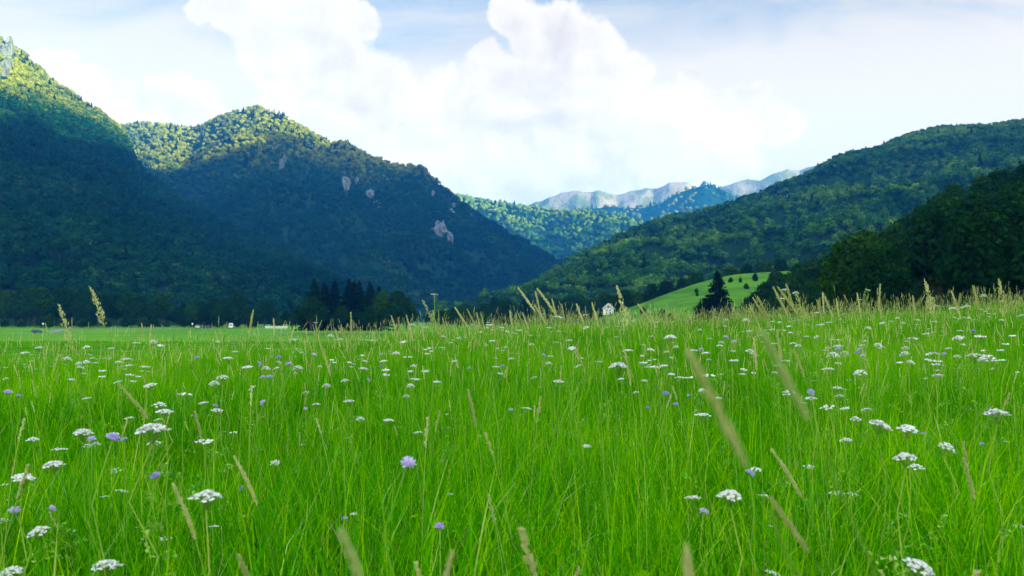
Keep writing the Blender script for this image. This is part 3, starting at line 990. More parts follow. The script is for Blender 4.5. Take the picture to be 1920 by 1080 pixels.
# --- the dark wood on the near right spur, every tree its own
Q = spur.sample(6.8, 1.02, 0.0, seed=9)
Q = Q[(Q[:, 0] / Q[:, 1] > 0.415) & (Q[:, 0] / Q[:, 1] < 0.80)]
Q = Q[np.argsort(Q[:, 1])][:190]
for i, q in enumerate(Q):
    sp = r_.random() < 0.10 and q[0] / q[1] < 0.5
    pr = SP[int(r_.integers(0, 3))] if sp else BT[int(r_.integers(0, 5))]
    e_px = 960 + FPX * q[0] / q[1]
    hh = float(r_.uniform(9.5, 14))
    plant(pr, e_px, 600, 500, float(q[1]), 'near black spruce in the wood on the right spur' if sp else 'dark leafy tree in the wood on the right spur', 'spruces of the right wood' if sp else 'leafy trees of the right wood',
          wide=float(r_.uniform(0.9, 1.2)), z=float(q[2]) - 0.4, hgt=hh)
for px, top, Y, w_ in ((1578, 468, 190, 0.8), (1600, 455, 192, 0.8), (1618, 470, 186, 0.8)):
    plant(SP[1], px, 600, top, Y, {1578: 'tall black spruce at the left corner of the right wood', 1600: 'tallest black spruce in the left part of the right wood', 1618: 'black spruce right beside the tallest in the right wood'}[px], wide=w_, z=0)

#@@DETAIL-BEGIN@@
# ------------------------------------------------------------------ the meadow: grass
def blades(mb, r, n, rad, h0, h1, w0, w1, m=0, segs=5, lean=0.35, droop=0.5, base=None, tint=None):
    """n curved blades of grass with their feet inside a disc"""
    q = rad * np.sqrt(r.random(n)); a = r.uniform(0, 6.283, n)
    B = np.stack([q * np.cos(a), q * np.sin(a), np.full(n, -0.03)], -1) if base is None else base
    h = r.uniform(h0, h1, n); w = r.uniform(w0, w1, n)
    az = r.uniform(0, 6.283, n); ln = np.abs(r.normal(0, lean, n)); dr = np.abs(r.normal(0, droop, n))
    d = np.stack([np.cos(az), np.sin(az), np.zeros(n)], -1)
    tw = r.uniform(0, 3.14, n)
    sd = np.stack([-np.sin(az + tw * 0.5), np.cos(az + tw * 0.5), np.zeros(n)], -1)
    t = np.linspace(0, 1, segs + 1)
    th = ln[:, None] * 0.7 + dr[:, None] * t[None] ** 2 * 1.6
    ds = h[:, None] / segs
    cx = np.concatenate([np.zeros((n, 1)), np.cumsum(np.sin(th[:, :-1]) * ds, 1)], 1)
    cz = np.concatenate([np.zeros((n, 1)), np.cumsum(np.cos(th[:, :-1]) * ds, 1)], 1)
    C = B[:, None] + d[:, None] * cx[..., None] + np.array([0, 0, 1.0]) * cz[..., None]
    wd = w[:, None] * (0.55 + 0.6 * t - 1.1 * t ** 3)
    wd[:, -1] = 0.0004
    P = np.stack([C - sd[:, None] * wd[..., None] / 2, C + sd[:, None] * wd[..., None] / 2], 2)   # n, segs+1, 2, 3
    idx = np.arange(n)[:, None] * (segs + 1) * 2 + np.arange(segs)[None] * 2
    Q = np.stack([idx, idx + 1, idx + 3, idx + 2], -1).reshape(-1, 4)
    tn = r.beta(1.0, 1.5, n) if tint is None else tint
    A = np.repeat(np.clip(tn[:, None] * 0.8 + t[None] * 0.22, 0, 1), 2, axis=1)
    mb.add(P.reshape(-1, 3), Q, m=m, a=A.ravel())


def head_spikelets(mb, r, path, hw, m, dens=70, ln=0.010, style='spike'):
    """seed head: spikelets packed round the last part of a stem; path is an (k,3) polyline"""
    path = np.asarray(path); k = len(path)
    f = r.random(dens)
    i = np.minimum((f * (k - 1)).astype(int), k - 2); g_ = f * (k - 1) - i
    c = path[i] * (1 - g_[:, None]) + path[i + 1] * g_[:, None]
    tn = path[i + 1] - path[i]; tn /= np.linalg.norm(tn, axis=1)[:, None]
    o = rand_dirs(r, dens); o -= tn * (o * tn).sum(1)[:, None]; o /= np.linalg.norm(o, axis=1)[:, None]
    prof = np.sin(np.clip(0.12 + f * 0.88, 0, 1) * 3.14) ** 0.6
    if style == 'panicle': prof = (1 - f) ** 0.8 * 2.2 + 0.15
    dist = hw * prof * r.uniform(0.2, 1.0, dens)
    c2 = c + o * dist[:, None] + tn * (dist * (1.6 if style == 'panicle' else 0.5))[:, None]
    ax = tn + o * 0.45; ax /= np.linalg.norm(ax, axis=1)[:, None]
    sd = np.cross(ax, o); 
    s_ = ln * r.uniform(0.6, 1.2, dens)[:, None]
    mb.quads(c2, ax * s_, sd * s_ * 0.30, m=m, a=r.random(dens))
    mb.quads(c2, ax * s_ * 0.9, o * s_ * 0.30, m=m, a=r.random(dens))
    if style == 'panicle':
        for q in range(0, dens, 4):
            mb.tube([c[q], (c[q] + c2[q]) / 2 + o[q] * dist[q] * 0.1, c2[q]], 0.0005, 3, m=m)
    else:
        mb.tube(path, hw * 0.32, 4, m=m, a=0.35)


def stalk_path(r, h, lean, nod, az=None):
    az = r.uniform(0, 6.283) if az is None else az
    t = np.linspace(0, 1, 12)
    th = lean + nod * t ** 3
    ds = h / 11
    x = np.concatenate([[0], np.cumsum(np.sin(th[:-1]) * ds)]); z = np.concatenate([[0], np.cumsum(np.cos(th[:-1]) * ds)])
    return np.stack([x * math.cos(az), x * math.sin(az), z], -1)


def resample(path, a, b, n=8):
    L = np.linspace(0, 1, len(path)); s_ = np.linspace(a, b, n)
    return np.stack([np.interp(s_, L, path[:, k]) for k in range(3)], -1)


GM = [M['grass'], M['straw'], M['seed'], M['brown']]


def clump(seed, n, rad, h0, h1, w0, w1, stalks=0, sh=(0.75, 1.05), segs=5, low=0, droop=0.5):
    r = np.random.default_rng(seed)
    mb = MB()
    blades(mb, r, n, rad, h0, h1, w0, w1, segs=segs, droop=droop)
    blades(mb, r, n // 3, rad, h0 * 0.4, h0, w0, w1, segs=3, lean=0.6, droop=0.8)
    nd = max(1, n // 16)
    blades(mb, r, nd, rad, h0 * 0.5, h1 * 0.85, w0 * 0.8, w1 * 0.7, m=3, segs=segs, lean=0.5, droop=0.8, tint=r.uniform(0.5, 1.0, nd))
    blades(mb, r, nd, rad, h0 * 0.8, h1, w0 * 0.8, w1 * 0.8, m=1, segs=segs, lean=0.25, tint=r.uniform(0.6, 1.0, nd))
    for k in range(stalks):
        p = stalk_path(r, r.uniform(*sh), abs(r.normal(0.05, 0.10)), r.uniform(0.0, 0.5))
        q = rad * math.sqrt(r.random()); a = r.uniform(0, 6.28)
        p += np.array([q * math.cos(a), q * math.sin(a), 0])
        mb.tube(resample(p, 0, 0.93, 7), 0.0011 + w0 * 0.08, 3, m=1, a=r.random())
        st = r.random()
        hl = r.uniform(0.07, 0.14) / p[-1][2]
        head_spikelets(mb, r, resample(p, 1 - hl, 1, 6), r.uniform(0.002, 0.0045) + w0 * 0.08, 3 if (w0 > 0.0048 and r.random() < 0.05) else 2, dens=int(44), ln=0.0055 + w0 * 0.15)
    if low:
        C = np.stack([r.uniform(-rad, rad, low), r.uniform(-rad, rad, low), r.uniform(0.05, 0.35, low)], -1)
        leaf_quads(mb, r, C, 0.013, m=0, nrm=np.array([0, 0, 1.0]), tint=r.uniform(0.1, 0.6, low))
    return mb.mesh('grass_clump', GM)


def grass_zone(name, protos, y0, y1, dens, smin, smax, seed, umin=-0.78, umax=0.78, edge=None, weights=None, **p):
    r = np.random.default_rng(seed)
    n = int(dens * ((umax - umin) / 2 * (y1 ** 2 - y0 ** 2) + 2.4 * (y1 - y0)))
    Y = np.sqrt(r.uniform(y0 ** 2, y1 ** 2, n))
    X = r.uniform(umin, umax, n) * Y + r.uniform(-1.2, 1.2, n)
    if edge is not None:
        k = edge(X, Y); X, Y = X[k], Y[k]
    n = len(X)
    s_ = r.uniform(smin, smax, n) * (0.62 + 0.8 * fbm(X * 0.6, Y * 0.6, 3, seed))
    P = np.stack([X, Y, H(X, Y)], -1)
    rot = np.stack([r.normal(0, 0.06, n), r.normal(0, 0.06, n), r.uniform(0, 6.28, n)], -1)
    scl = np.stack([s_, s_, s_ * r.uniform(0.85, 1.1, n)], -1)
    idx = r.choice(len(protos), n, p=weights)
    print(name, n)
    return scatter(name, protos, P, rot, scl, idx, **p)


def meadow_edge(x, y, extra=1.0):
    u = x / np.maximum(y, 0.3)
    cr = np.interp(u, U_T, CREST) * np.interp(u, [-0.1, 0.1], [1.12, 1.5])
    return y < cr * extra + 1.6 * (vnoise(x * 0.6, y * 0.6, 77) - 0.5)


CA = [clump(400 + k, (52, 70, 40, 60, 46, 64, 50, 58)[k], (0.11, 0.20, 0.09, 0.17, 0.13, 0.22, 0.12, 0.18)[k], 0.30, (0.70, 0.60, 0.78, 0.64, 0.72, 0.58, 0.68, 0.62)[k], 0.004, (0.0105, 0.008, 0.012, 0.009, 0.0085, 0.010, 0.0095, 0.008)[k], stalks=0, low=30, droop=0.68) for k in range(8)]
CA += [clump(415 + k, 60, 0.24, 0.40, 0.74, 0.0025, 0.0055, stalks=(k == 0) * 1, droop=0.35) for k in range(4)]
CB = [clump(430 + k, 80, (0.15, 0.26, 0.2, 0.3, 0.15, 0.26, 0.2, 0.3)[k], 0.36, 0.66, 0.0050, 0.0095, stalks=(1, 0, 1, 1, 0, 0, 1, 1)[k], segs=4, sh=(0.66, 0.95)) for k in range(8)]
CC = [clump(445 + k, 110, 0.45, 0.40, 0.68, 0.010, 0.017, stalks=(2, 3, 4, 3, 2, 5)[k], segs=3, sh=(0.68, 1.0)) for k in range(6)]
CD = [clump(460 + k, 120, 0.60, 0.05, 0.11, 0.012, 0.022, segs=2) for k in range(4)]
grass_zone('near_grass', CA, 0.95, 7.5, 26, 0.80, 1.15, 31, umin=-1.25, umax=1.25, label='tall fresh green meadow grass nearest the viewer', category='grass')
grass_zone('meadow_grass', CB, 7.0, 17, 13, 0.9, 1.15, 32, umin=-0.9, umax=0.9, edge=meadow_edge, label='tall green meadow grass with pale seed heads in the middle distance', category='grass')
grass_zone('crest_grass', CC, 15, 38, 4.2, 0.9, 1.15, 33, umin=-0.72, umax=0.72, edge=meadow_edge, label='seeding grass along the crest of the meadow', category='grass')
grass_zone('mown_turf', CD, 14, 75, 1.3, 0.9, 1.3, 34, umin=-0.72, umax=0.25, edge=lambda x, y: ~meadow_edge(x, y, 0.97), label='short mown grass of the flat field beyond the tall meadow', category='grass')


# ------------------------------------------------------------------ white umbels
def umbel_head(seed, rays=18, dome=0.30, gap=0.0):
    """compound umbel 0.07 across, its stalk foot at the origin, florets on top"""
    r = np.random.default_rng(seed)
    mb = MB()
    Rr = 0.035
    for k in range(rays):
        f = math.sqrt((k + 0.5) / rays); a = k * 2.39996 + r.normal(0, 0.2)
        q = Rr * f * r.uniform(0.85, 1.1)
        if gap and r.random() < gap: continue
        z = 0.030 + dome * Rr * (1 - f * f) + r.normal(0, 0.0012)
        c = np.array([q * math.cos(a), q * math.sin(a), z])
        mb.tube([(0, 0, 0), c * np.array([0.55, 0.55, 0.45]), c - np.array([0, 0, 0.003])], 0.0006, 3, m=1, a=0.4)
        n = 15
        d = rand_dirs(r, n, 1.0); d[:, 2] = np.abs(d[:, 2])
        ur = 0.0068 * r.uniform(0.8, 1.15)
        C = c + d * ur * np.array([1.0, 1.0, 0.55]) + np.array([0, 0, -0.001])
        leaf_quads(mb, r, C, 0.0025, m=0, nrm=d * 1.3 + np.array([0, 0, 0.8]))
        mb.lathe([(0.0002, -0.002), (0.0042, -0.0008), (0.0046, 0.0008), (0.0002, 0.0026)], 6, m=0, o=tuple(c), a=0.4)
    for k in range(7):
        a = k * 0.9
        mb.tube([(0, 0, 0), (0.012 * math.cos(a), 0.012 * math.sin(a), -0.004)], 0.0005, 3, m=1, a=0.3)
    return mb.mesh('flower_head', [M['petal'], M['straw']], smooth=False)


def stem_mesh(seed, branch=True):
    """stem of unit height"""
    r = np.random.default_rng(seed)
    mb = MB()
    pts = [(0, 0, -0.05)] + [(r.normal(0, 0.006) * k, r.normal(0, 0.006) * k, k / 6) for k in range(1, 6)] + [(0, 0, 1.0)]
    mb.tube(pts, np.linspace(0.0034, 0.0018, 7), 5, a=0.55)
    return mb


def umbel_stem(seed):
    r = np.random.default_rng(seed)
    mb = stem_mesh(seed)
    for k in range(3):
        z = r.uniform(0.2, 0.75); a = r.uniform(0, 6.28)
        n = 22
        f = r.random(n)
        d = np.array([math.cos(a), math.sin(a), 0.5])
        C = np.array([0, 0, z]) + d * (0.03 + 0.09 * f)[:, None] + r.normal(0, 0.010, (n, 3))
        mb.tube([(0, 0, z), np.array([0, 0, z]) + d * 0.11], 0.0008, 3)
        leaf_quads(mb, r, C, 0.006, nrm=np.array([0, 0, 0.5]), tint=r.uniform(0, 0.5, n))
    return mb.mesh('stem', [M['straw']])


UH = [umbel_head(500 + k, (20, 17, 24, 15, 20, 12)[k], (0.25, 0.5, 0.35, 0.15, 0.7, 0.1)[k], (0, 0, 0, 0.15, 0, 0.2)[k]) for k in range(6)]
UH.append(umbel_head(511, 34, 0.45, 0.0))
UST = [umbel_stem(520 + k) for k in range(4)]


def knautia_head(seed):
    r = np.random.default_rng(seed)
    mb = MB()
    mb.lathe([(0.0005, -0.004), (0.006, -0.002), (0.009, 0.001), (0.007, 0.005), (0.0005, 0.007)], 9, m=1, a=0.3)
    n = 90
    d = rand_dirs(r, n, 0.9); d[:, 2] = np.abs(d[:, 2]) * 0.8
    L = r.uniform(0.010, 0.0155, n)
    C = d * L[:, None]
    s_ = np.cross(d, rand_dirs(r, n)); s_ /= np.linalg.norm(s_, axis=1)[:, None]
    mb.quads(C, d * 0.0036, s_ * 0.0018, m=0, a=np.clip(r.normal(0.5, 0.25, n), 0, 1))
    mb.lathe([(0.0005, 0.009), (0.008, 0.007), (0.0105, 0.003), (0.009, 0.0)], 9, m=0, a=0.3)
    return mb.mesh('flower_head', [M['lilac'], M['straw']], smooth=False)


KH = [knautia_head(540 + k) for k in range(3)]
KST = [stem_mesh(550 + k).mesh('stem', [M['straw']]) for k in range(2)]


def solve_Y(px, py, size, w0, hmin, hmax):
    best = None
    want = FPX * w0 / size
    for Y in np.geomspace(1.15, 26, 90):
        p = at(px, py, float(Y))
        hh = p.z - Hs(p.x, p.y)
        pen = max(0, hmin - hh) * 12 + max(0, hh - hmax) * 12 + abs(math.log(Y / want)) * 1.0
        if best is None or pen < best[0]: best = (pen, float(Y), hh)
    return best[1], max(0.12, best[2])


def where(px, py):
    c = [(0, 'at the far left'), (230, 'below the parked cars'), (520, 'below the spruce grove'), (800, 'below the valley mouth'), (1030, 'below the gabled house'), (1260, 'below the lone spruce'), (1480, 'below the dark wood'), (1720, 'at the far right')]
    rws = [(0, 'rising against the hills'), (612, 'on the meadow skyline'), (650, 'in the far meadow'), (690, 'in the upper meadow'), (735, 'in the middle meadow'), (800, 'in the nearer grass'), (880, 'in the near grass'), (980, 'along the bottom edge')]
    return [t for v, t in rws if py >= v][-1] + ' ' + [t for v, t in c if px >= v][-1]


def flower(kind, px, py, size, i, tilt=None, w0=0.068, hmin=0.42, hmax=0.95):
    if py < 600: hmax = 1.35
    Y, hh = solve_Y(px, py, size, w0, hmin, hmax)
    p = at(px, py, Y)
    wid = size * Y / FPX
    r = np.random.default_rng(9000 + i * 7 + int(px))
    e = empty(kind, (p.x, p.y, p.z - hh), float(r.uniform(0, 6.28)))
    e['category'] = 'flower'
    if kind == 'white_umbel':
        st = obj('stem', UST[i % 4], e); hd = obj('flower_head', UH[int(r.integers(0, 6)) if size < 36 else 6], e)
        k = min(max(wid / 0.074, 0.25), 1.9); drop = 0.030 * k
    else:
        st = obj('stem', KST[i % 2], e); hd = obj('flower_head', KH[i % 3], e)
        k = min(max(wid / 0.030, 0.4), 1.6); drop = 0.004
    st.scale = (1, 1, hh - drop)
    hd.location = (0, 0, hh - drop); hd.scale = (k, k, k)
    tl = float(abs(r.normal(0.08, 0.16))) if tilt is None else tilt
    hd.rotation_euler = (tl * math.cos(i), tl * math.sin(i * 1.7), float(r.uniform(0, 6.28)))
    return e


UMB = [(283,723,26),(348,740,30),(382,756,18),(407,770,21),(299,761,28),(308,773,34),(243,784,17),(298,788,17),(287,809,58),(213,813,24),(155,813,36),(165,839,18),(180,836,20),(112,843,26),(62,826,24),
(102,873,36),(42,898,40),(10,909,18),(220,882,24),(227,922,24),(198,931,18),(289,834,25),(383,827,30),(387,934,54),(7,978,24),(77,997,38),(308,1010,26),(403,988,23),(462,967,12),(516,867,19),(200,1063,50),(25,1072,40),
(477,727,17),(402,722,22),(575,738,15),(613,726,18),(593,759,17),(433,741,9),(437,811,18),(770,726,18),(762,745,15),(676,788,18),(728,789,20),(784,812,18),(837,802,14),(838,777,8),(986,766,19),(1013,726,9),
(1193,737,14),(1100,837,20),(844,927,13),(663,964,13),(655,753,20),(900,818,8),(977,778,9),(1317,779,28),(1317,735,18),(1347,747,14),(1483,736,30),(1570,728,18),(1587,731,14),(1615,727,14),(1575,744,18),(1520,748,22),
(1507,756,12),(1557,763,30),(1588,766,22),(1627,769,22),(1604,789,22),(1644,798,40),(1700,806,38),(1586,828,26),(1767,841,34),(1698,860,42),(1717,878,32),(1869,778,42),(1518,876,26),(1415,883,28),(1300,935,30),(1369,931,48),
(1432,930,22),(1570,926,28),(1599,927,26),(1912,988,26),(1713,1063,58),(1445,1076,34),(1513,774,10),(1677,741,12),(1888,829,10),(1445,987,14),(815,552,16),(1045,595,18),(1019,589,10),(1097,592,12),(755,642,13),
(743,664,18),(720,678,15),(683,677,13),(776,688,13),(681,692,18),(929,672,10),(959,674,14),(929,688,13),(997,647,13),(1043,642,11),(1068,639,12),(1073,653,16),(1031,668,13),(1029,683,12),(1122,678,17),(1159,689,38),
(1178,658,20),(1257,634,38),(1085,687,22),(1100,614,12),(1003,709,13),(1047,716,20),(1166,711,17),(1273,708,18),(773,711,14),(648,715,18),(773,610,14),(798,614,14),(973,620,12),(1088,672,12),(1472,544,16),(1492,551,13),
(1467,561,14),(1626,544,10),(1612,562,11),(1813,575,20),(1787,580,16),(1398,603,18),(1645,649,17),(1710,635,24),(1797,637,21),(1838,631,22),(1828,668,34),(1852,678,34),(1563,670,26),(1572,681,14),(1584,664,18),(1572,650,18),
(1546,657,12),(1512,632,10),(1405,661,18),(1330,705,32),(1699,666,20),(1704,681,17),(1753,684,26),(1759,705,20),(1553,693,22),(1613,703,26),(1593,714,12),(1525,714,12),(1748,662,20),(1916,592,16),(1533,587,12),(1843,557,14),
(1552,605,14),(74,653,17),(163,652,15),(125,675,17),(172,672,15),(150,690,16),(272,688,18),(241,673,13),(133,712,15),(427,673,20),(465,689,21),(418,710,26),(499,693,17),(560,693,21),(619,632,14),(548,637,24),(593,605,10),
(47,662,16),(600,689,10),(408,642,12),(287,643,16),(255,643,12),(637,637,14),(300,588 + 60,11),(700,640,12),(1250,660,11),(1214,690,12),(1452,700,14),(1480,612,12),(1655,606,11),(1720,600,12)]
rf = np.random.default_rng(44)
n_extra = 300 - len(UMB)
for k in range(n_extra):
    px = float(rf.uniform(0, 1920))
    while vnoise(np.array([px / 95.0]), np.array([3.3]), 8)[0] < rf.uniform(0.15, 0.75): px = float(rf.uniform(0, 1920))
    top = float(np.interp(px, [0, 600, 900, 1200, 1920], [652, 634, 618, 606, 582]))
    py = top + float(rf.beta(1.0, 2.4)) * 130
    UMB.append((px, py, float(rf.uniform(7, 15)) * (0.8 + (py - top) / 160)))
PUR = [(212,820,24),(233,823,11),(172,823,16),(293,891,18),(27,956,20),(97,953,15),(494,754,12),(454,915,11),(15,735,14),(35,742,9),(765,865,25),(825,987,20),(646,972,13),(1248,737,12),(1267,758,10),(1319,959,18),(1405,886,17),
(1362,634,11),(1841,832,10),(1520,734,13),(1732,813,10),(1770,664,9),(1825,621,9),(370,671,10),(542,683,12),(485,681,9),(493,707,10),(506,706,10),(523,670,9),(589,666,11),(715,686,6),(1019,666,9),(942,686,8),(715,664,6),(1315,656,10),
(1571,654,10),(1612,655,9),(1618,667,9),(1607,661,8),(1214,764,8),(515,632,7),(530,628,7),(437,645,6),(404,760,9),(361,779,7),(573,766,8),(1291,741,7),(1854,765,8),(1305,770,7),(1700,640,6),(690,712,8),(880,690,7),(958,768,8),(1493,870,9)]


def lab_all(objs, noun):
    """say which one: its patch of meadow, then its order from the left inside that patch"""
    cells = {}
    for e, px, py, s_ in objs: cells.setdefault(where(px, py), []).append((px, e, s_))
    for c, L in cells.items():
        L.sort(key=lambda q: q[0])
        sz = sorted(q[2] for q in L)
        for i, (px, e, s_) in enumerate(L):
            od = '' if len(L) == 1 else ('%s from the left ' % (NTH[i] if i < 20 else 'last'))
            e['label'] = ('%s %s' % (noun, od + c)).strip()


UO = []
for i, (px, py, s_) in enumerate(UMB):
    e = flower('white_umbel', px, py, s_, i)
    e['group'] = 'white umbel flowers in the meadow'
    UO.append((e, px, py, s_))
lab_all(UO, 'white umbel')
PO = []
for i, (px, py, s_) in enumerate(PUR):
    e = flower('lilac_scabious', px, py, s_, i, w0=0.030, tilt=float(rf.uniform(0, 0.9)))
    e['group'] = 'lilac scabious flowers in the meadow'
    PO.append((e, px, py, s_))
lab_all(PO, 'lilac flower')

# farther, smaller flowers than anyone could count
fm = []
for k in range(4):
    r = np.random.default_rng(600 + k); mb = MB()
    for q in range(6):
        c = (r.uniform(-0.3, 0.3), r.uniform(-0.3, 0.3), r.uniform(0.52, 0.70)); w_ = r.uniform(0.022, 0.036)
        mb.lathe([(0.001, 0.006), (w_ * 0.6, 0.005), (w_, 0), (w_ * 0.7, -0.004)], 7, o=c, a=0.3)
        leaf_quads(mb, r, np.array(c) + np.stack([r.uniform(-w_, w_, 16), r.uniform(-w_, w_, 16), r.uniform(0.0, 0.008, 16)], -1), 0.007, nrm=np.array([0, 0, 1.0]))
        mb.tube([(c[0], c[1], 0), c], 0.0018, 3, m=1)
    fm.append(mb.mesh('far_flower', [M['petal'], M['straw']], smooth=False))
grass_zone('distant_white_flowers', fm, 7, 24, 0.17, 0.8, 1.1, 71, umin=-0.70, umax=0.70, edge=meadow_edge, label='scattering of tiny white flowers through the farther meadow', category='flowers')


# ------------------------------------------------------------------ grass stalks that stand out singly
def stalk_thing(px, py, Y, lean_px, label, style='spike', hw=0.006, hl=0.13, mt='seed', nod=0.35, seed=0, low_h=None):
    """a seeding grass stalk whose tip shows at px,py; lean_px > 0 leans to the left of its foot"""
    r = np.random.default_rng(700 + seed)
    tip = at(px, py, Y)
    h = tip.z - Hs(tip.x, Y)
    fx = tip.x + float(np.clip(lean_px / (hl * FPX / Y), -1.1, 1.1)) * h / 4
    gz = Hs(fx, Y)
    h = tip.z - gz
    t = np.linspace(0, 1, 16)
    dy = r.normal(0, 0.05) * h
    bend = t ** 4
    P = np.stack([(tip.x - fx) * bend, dy * bend, h * (t - 0.05 * nod * t ** 4)], -1)
    e = empty('grass_stalk', (fx, Y - dy, gz), 0)
    e['category'] = 'grass stalk'; e['label'] = label; e['group'] = 'seeding grass stalks standing out singly'
    mb = MB(); mb.tube(P[:15], np.linspace(0.0016, 0.0008, 15), 5, a=0.5)
    r2 = np.random.default_rng(seed)
    obj('stem', mb.mesh('stem', [M['straw']]), e)
    mb = MB()
    f = min(0.6, hl / h)
    head_spikelets(mb, r, resample(P, 1 - f, 1, 7), hw, 0, dens=int(190 if style == 'spike' else 120), ln=(0.0028 if Y < 0.9 else 0.0052) if style == 'spike' else 0.0045, style=style)
    obj('seed_head', mb.mesh('seed_head', [M[mt]], smooth=False), e)
    if seed % 2 == 0:
        mb = MB(); b0 = P[5:6] + 0.0
        blades(mb, r, 1, 0.01, 0.16, 0.22, 0.004, 0.005, base=b0, lean=0.4, tint=np.array([0.4]))
        obj('blade', mb.mesh('blade', [M['grass']]), e)
    return e


ST = [(475, 572, 3.6, -8, 'spike'), (513, 590, 4.5, 4, 'spike'), (266, 600, 5, 2, 'spike'), (284, 603, 5, -2, 'spike'), (552, 604, 5, -8, 'spike'), (658, 577, 4.2, 4, 'spike'), (640, 604, 6, 6, 'spike'), (628, 612, 5, 12, 'spike'),
      (734, 585, 4.5, 14, 'spike'), (747, 590, 5, 6, 'spike'), (762, 583, 4, 14, 'spike'), (790, 600, 5, 6, 'spike'), (793, 553, 3.2, 40, 'panicle'), (812, 575, 4.5, 6, 'spike'), (830, 590, 5, 10, 'spike'), (853, 567, 3.8, 26, 'spike'), (866, 588, 5, 8, 'spike'),
      (876, 572, 4.4, 18, 'spike'), (894, 580, 5, 8, 'spike'), (903, 584, 5.5, 6, 'spike'), (925, 592, 6, 4, 'spike'), (956, 575, 4.8, 4, 'spike'), (972, 528, 3.0, 34, 'spike'), (980, 580, 5, 12, 'spike'), (1004, 537, 3.6, 12, 'spike'), (1008, 530, 3.0, 42, 'spike'),
      (1002, 562, 3.6, 24, 'spike'), (1035, 553, 4.5, 8, 'spike'), (1053, 563, 4.6, 6, 'spike'), (1081, 561, 3.8, 14, 'spike'), (1110, 560, 4.5, 8, 'spike'), (1117, 577, 4.5, 6, 'spike'), (1157, 525, 2.8, 26, 'panicle'), (1197, 562, 3.8, 28, 'spike'),
      (1215, 572, 4.6, 14, 'spike'), (1250, 568, 4.8, -2, 'spike'), (1340, 573, 5, -6, 'spike'), (1352, 573, 5, -8, 'spike'), (1405, 562, 3.6, 26, 'spike'), (1412, 548, 3.2, 40, 'spike'), (1420, 545, 3.2, 22, 'spike'), (1450, 527, 3.0, 28, 'spike'),
      (1458, 526, 3.0, 34, 'spike'), (1474, 521, 3.0, 14, 'spike'), (1492, 538, 3.6, 22, 'panicle'), (1532, 556, 4, 14, 'spike'), (1542, 540, 4.2, 2, 'spike'), (1543, 540, 3.6, 20, 'spike'), (1568, 552, 4.4, 2, 'spike'), (1607, 541, 4, 2, 'spike'), (1650, 523, 3.4, 2, 'spike'),
      (1711, 546, 4.2, 4, 'spike'), (1733, 512, 3.0, 18, 'panicle'), (1738, 548, 4.2, -2, 'spike'), (1784, 537, 3.8, 16, 'spike'), (1800, 541, 3.8, 12, 'spike'), (1824, 525, 3.2, 10, 'spike'), (1872, 512, 3.0, 10, 'panicle'), (1893, 537, 3.8, 4, 'spike'),
      (170, 526, 2.9, 34, 'panicle'), (111, 558, 2.6, 36, 'panicle'), (224, 708, 2.3, 52, 'spike'), (366, 762, 2.5, 12, 'spike'), (600, 632, 3.0, 22, 'spike'), (440, 845, 2.0, 46, 'spike'), (1457, 608, 2.8, 12, 'spike'), (1413, 622, 2.8, 6, 'spike'), (1488, 645, 2.8, 20, 'spike'),
      (878, 720, 2.4, 16, 'spike'), (1080, 644, 3.2, 20, 'spike'), (1172, 650, 3.0, 16, 'spike'), (1806, 848, 1.9, 34, 'spike'), (1448, 830, 1.8, 60, 'spike'), (325, 893, 1.7, 42, 'spike'), (446, 1025, 1.45, 36, 'spike'), (1085, 1050, 1.35, -64, 'spike'), (780, 1040, 1.4, 30, 'spike')]
stk = []
for i, (px, py, Y, ln_, sy) in enumerate(ST):
    e = stalk_thing(px, py, Y, ln_, '', sy, hw=0.0033 if sy == 'spike' else 0.008, hl=float(rf.uniform(0.09, 0.14)) if sy == 'spike' else 0.16, seed=i)
    stk.append((e, px, py, 10))
lab_all(stk, 'pale seeding grass stalk')
# stalks so close to the lens that they blur
for i, (px, py, Y, ln_, hw, mt, lab) in enumerate([
        (1428, 556, 0.50, 170, 0.0015, 'pale_head', 'large blurred pale green grass head leaning left, right of the lone spruce'),
        (1292, 580, 0.40, 190, 0.0013, 'seed', 'very blurred tan grass head leaning left, below the lone spruce'),
        (640, 935, 0.50, 110, 0.0024, 'pale_head', 'large blurred tan grass head at the bottom, left of the middle'),
        (1286, 975, 0.60, 20, 0.0030, 'seed', 'blurred upright tan grass head at the bottom, right of the middle'),
        (848, 1000, 0.80, -50, 0.002, 'seed', 'slim blurred grass head at the bottom middle'),
        (1445, 900, 0.85, 120, 0.0024, 'seed', 'slim blurred grass head leaning left in the near grass at right')]):
    stalk_thing(px, py, Y, ln_ * 0.6, lab, 'spike', hw=hw, hl=0.058, mt=mt, seed=90 + i)


# ------------------------------------------------------------------ small things far off in the valley
M['white'] = plain('white_paint', (0.80, 0.80, 0.78), 0.5, 0.4, var=0.05)
M['dark'] = plain('dark_timber', (0.045, 0.04, 0.045), 0.8, 0.2)
M['roofm'] = plain('pale_roof', (0.42, 0.46, 0.52), 0.5, 0.4, var=0.15, scale=2)
M['glass'] = plain('dark_glass', (0.02, 0.025, 0.03), 0.08, 0.6)
M['blue_paint'] = plain('dark_blue_car_paint', (0.012, 0.03, 0.09), 0.25, 0.6, var=0.03)
M['car_white'] = plain('white_car_paint', (0.78, 0.80, 0.82), 0.25, 0.5, var=0.03)
M['tyre'] = plain('tyre_rubber', (0.02, 0.02, 0.02), 0.85, 0.2)
M['alloy'] = plain('wheel_metal', (0.5, 0.5, 0.52), 0.35, 0.5, metal=0.8)
M['lamp_red'] = plain('red_lamp', (0.45, 0.02, 0.015), 0.3, 0.5)
M['lamp_clear'] = plain('clear_lamp', (0.75, 0.75, 0.72), 0.15, 0.6)
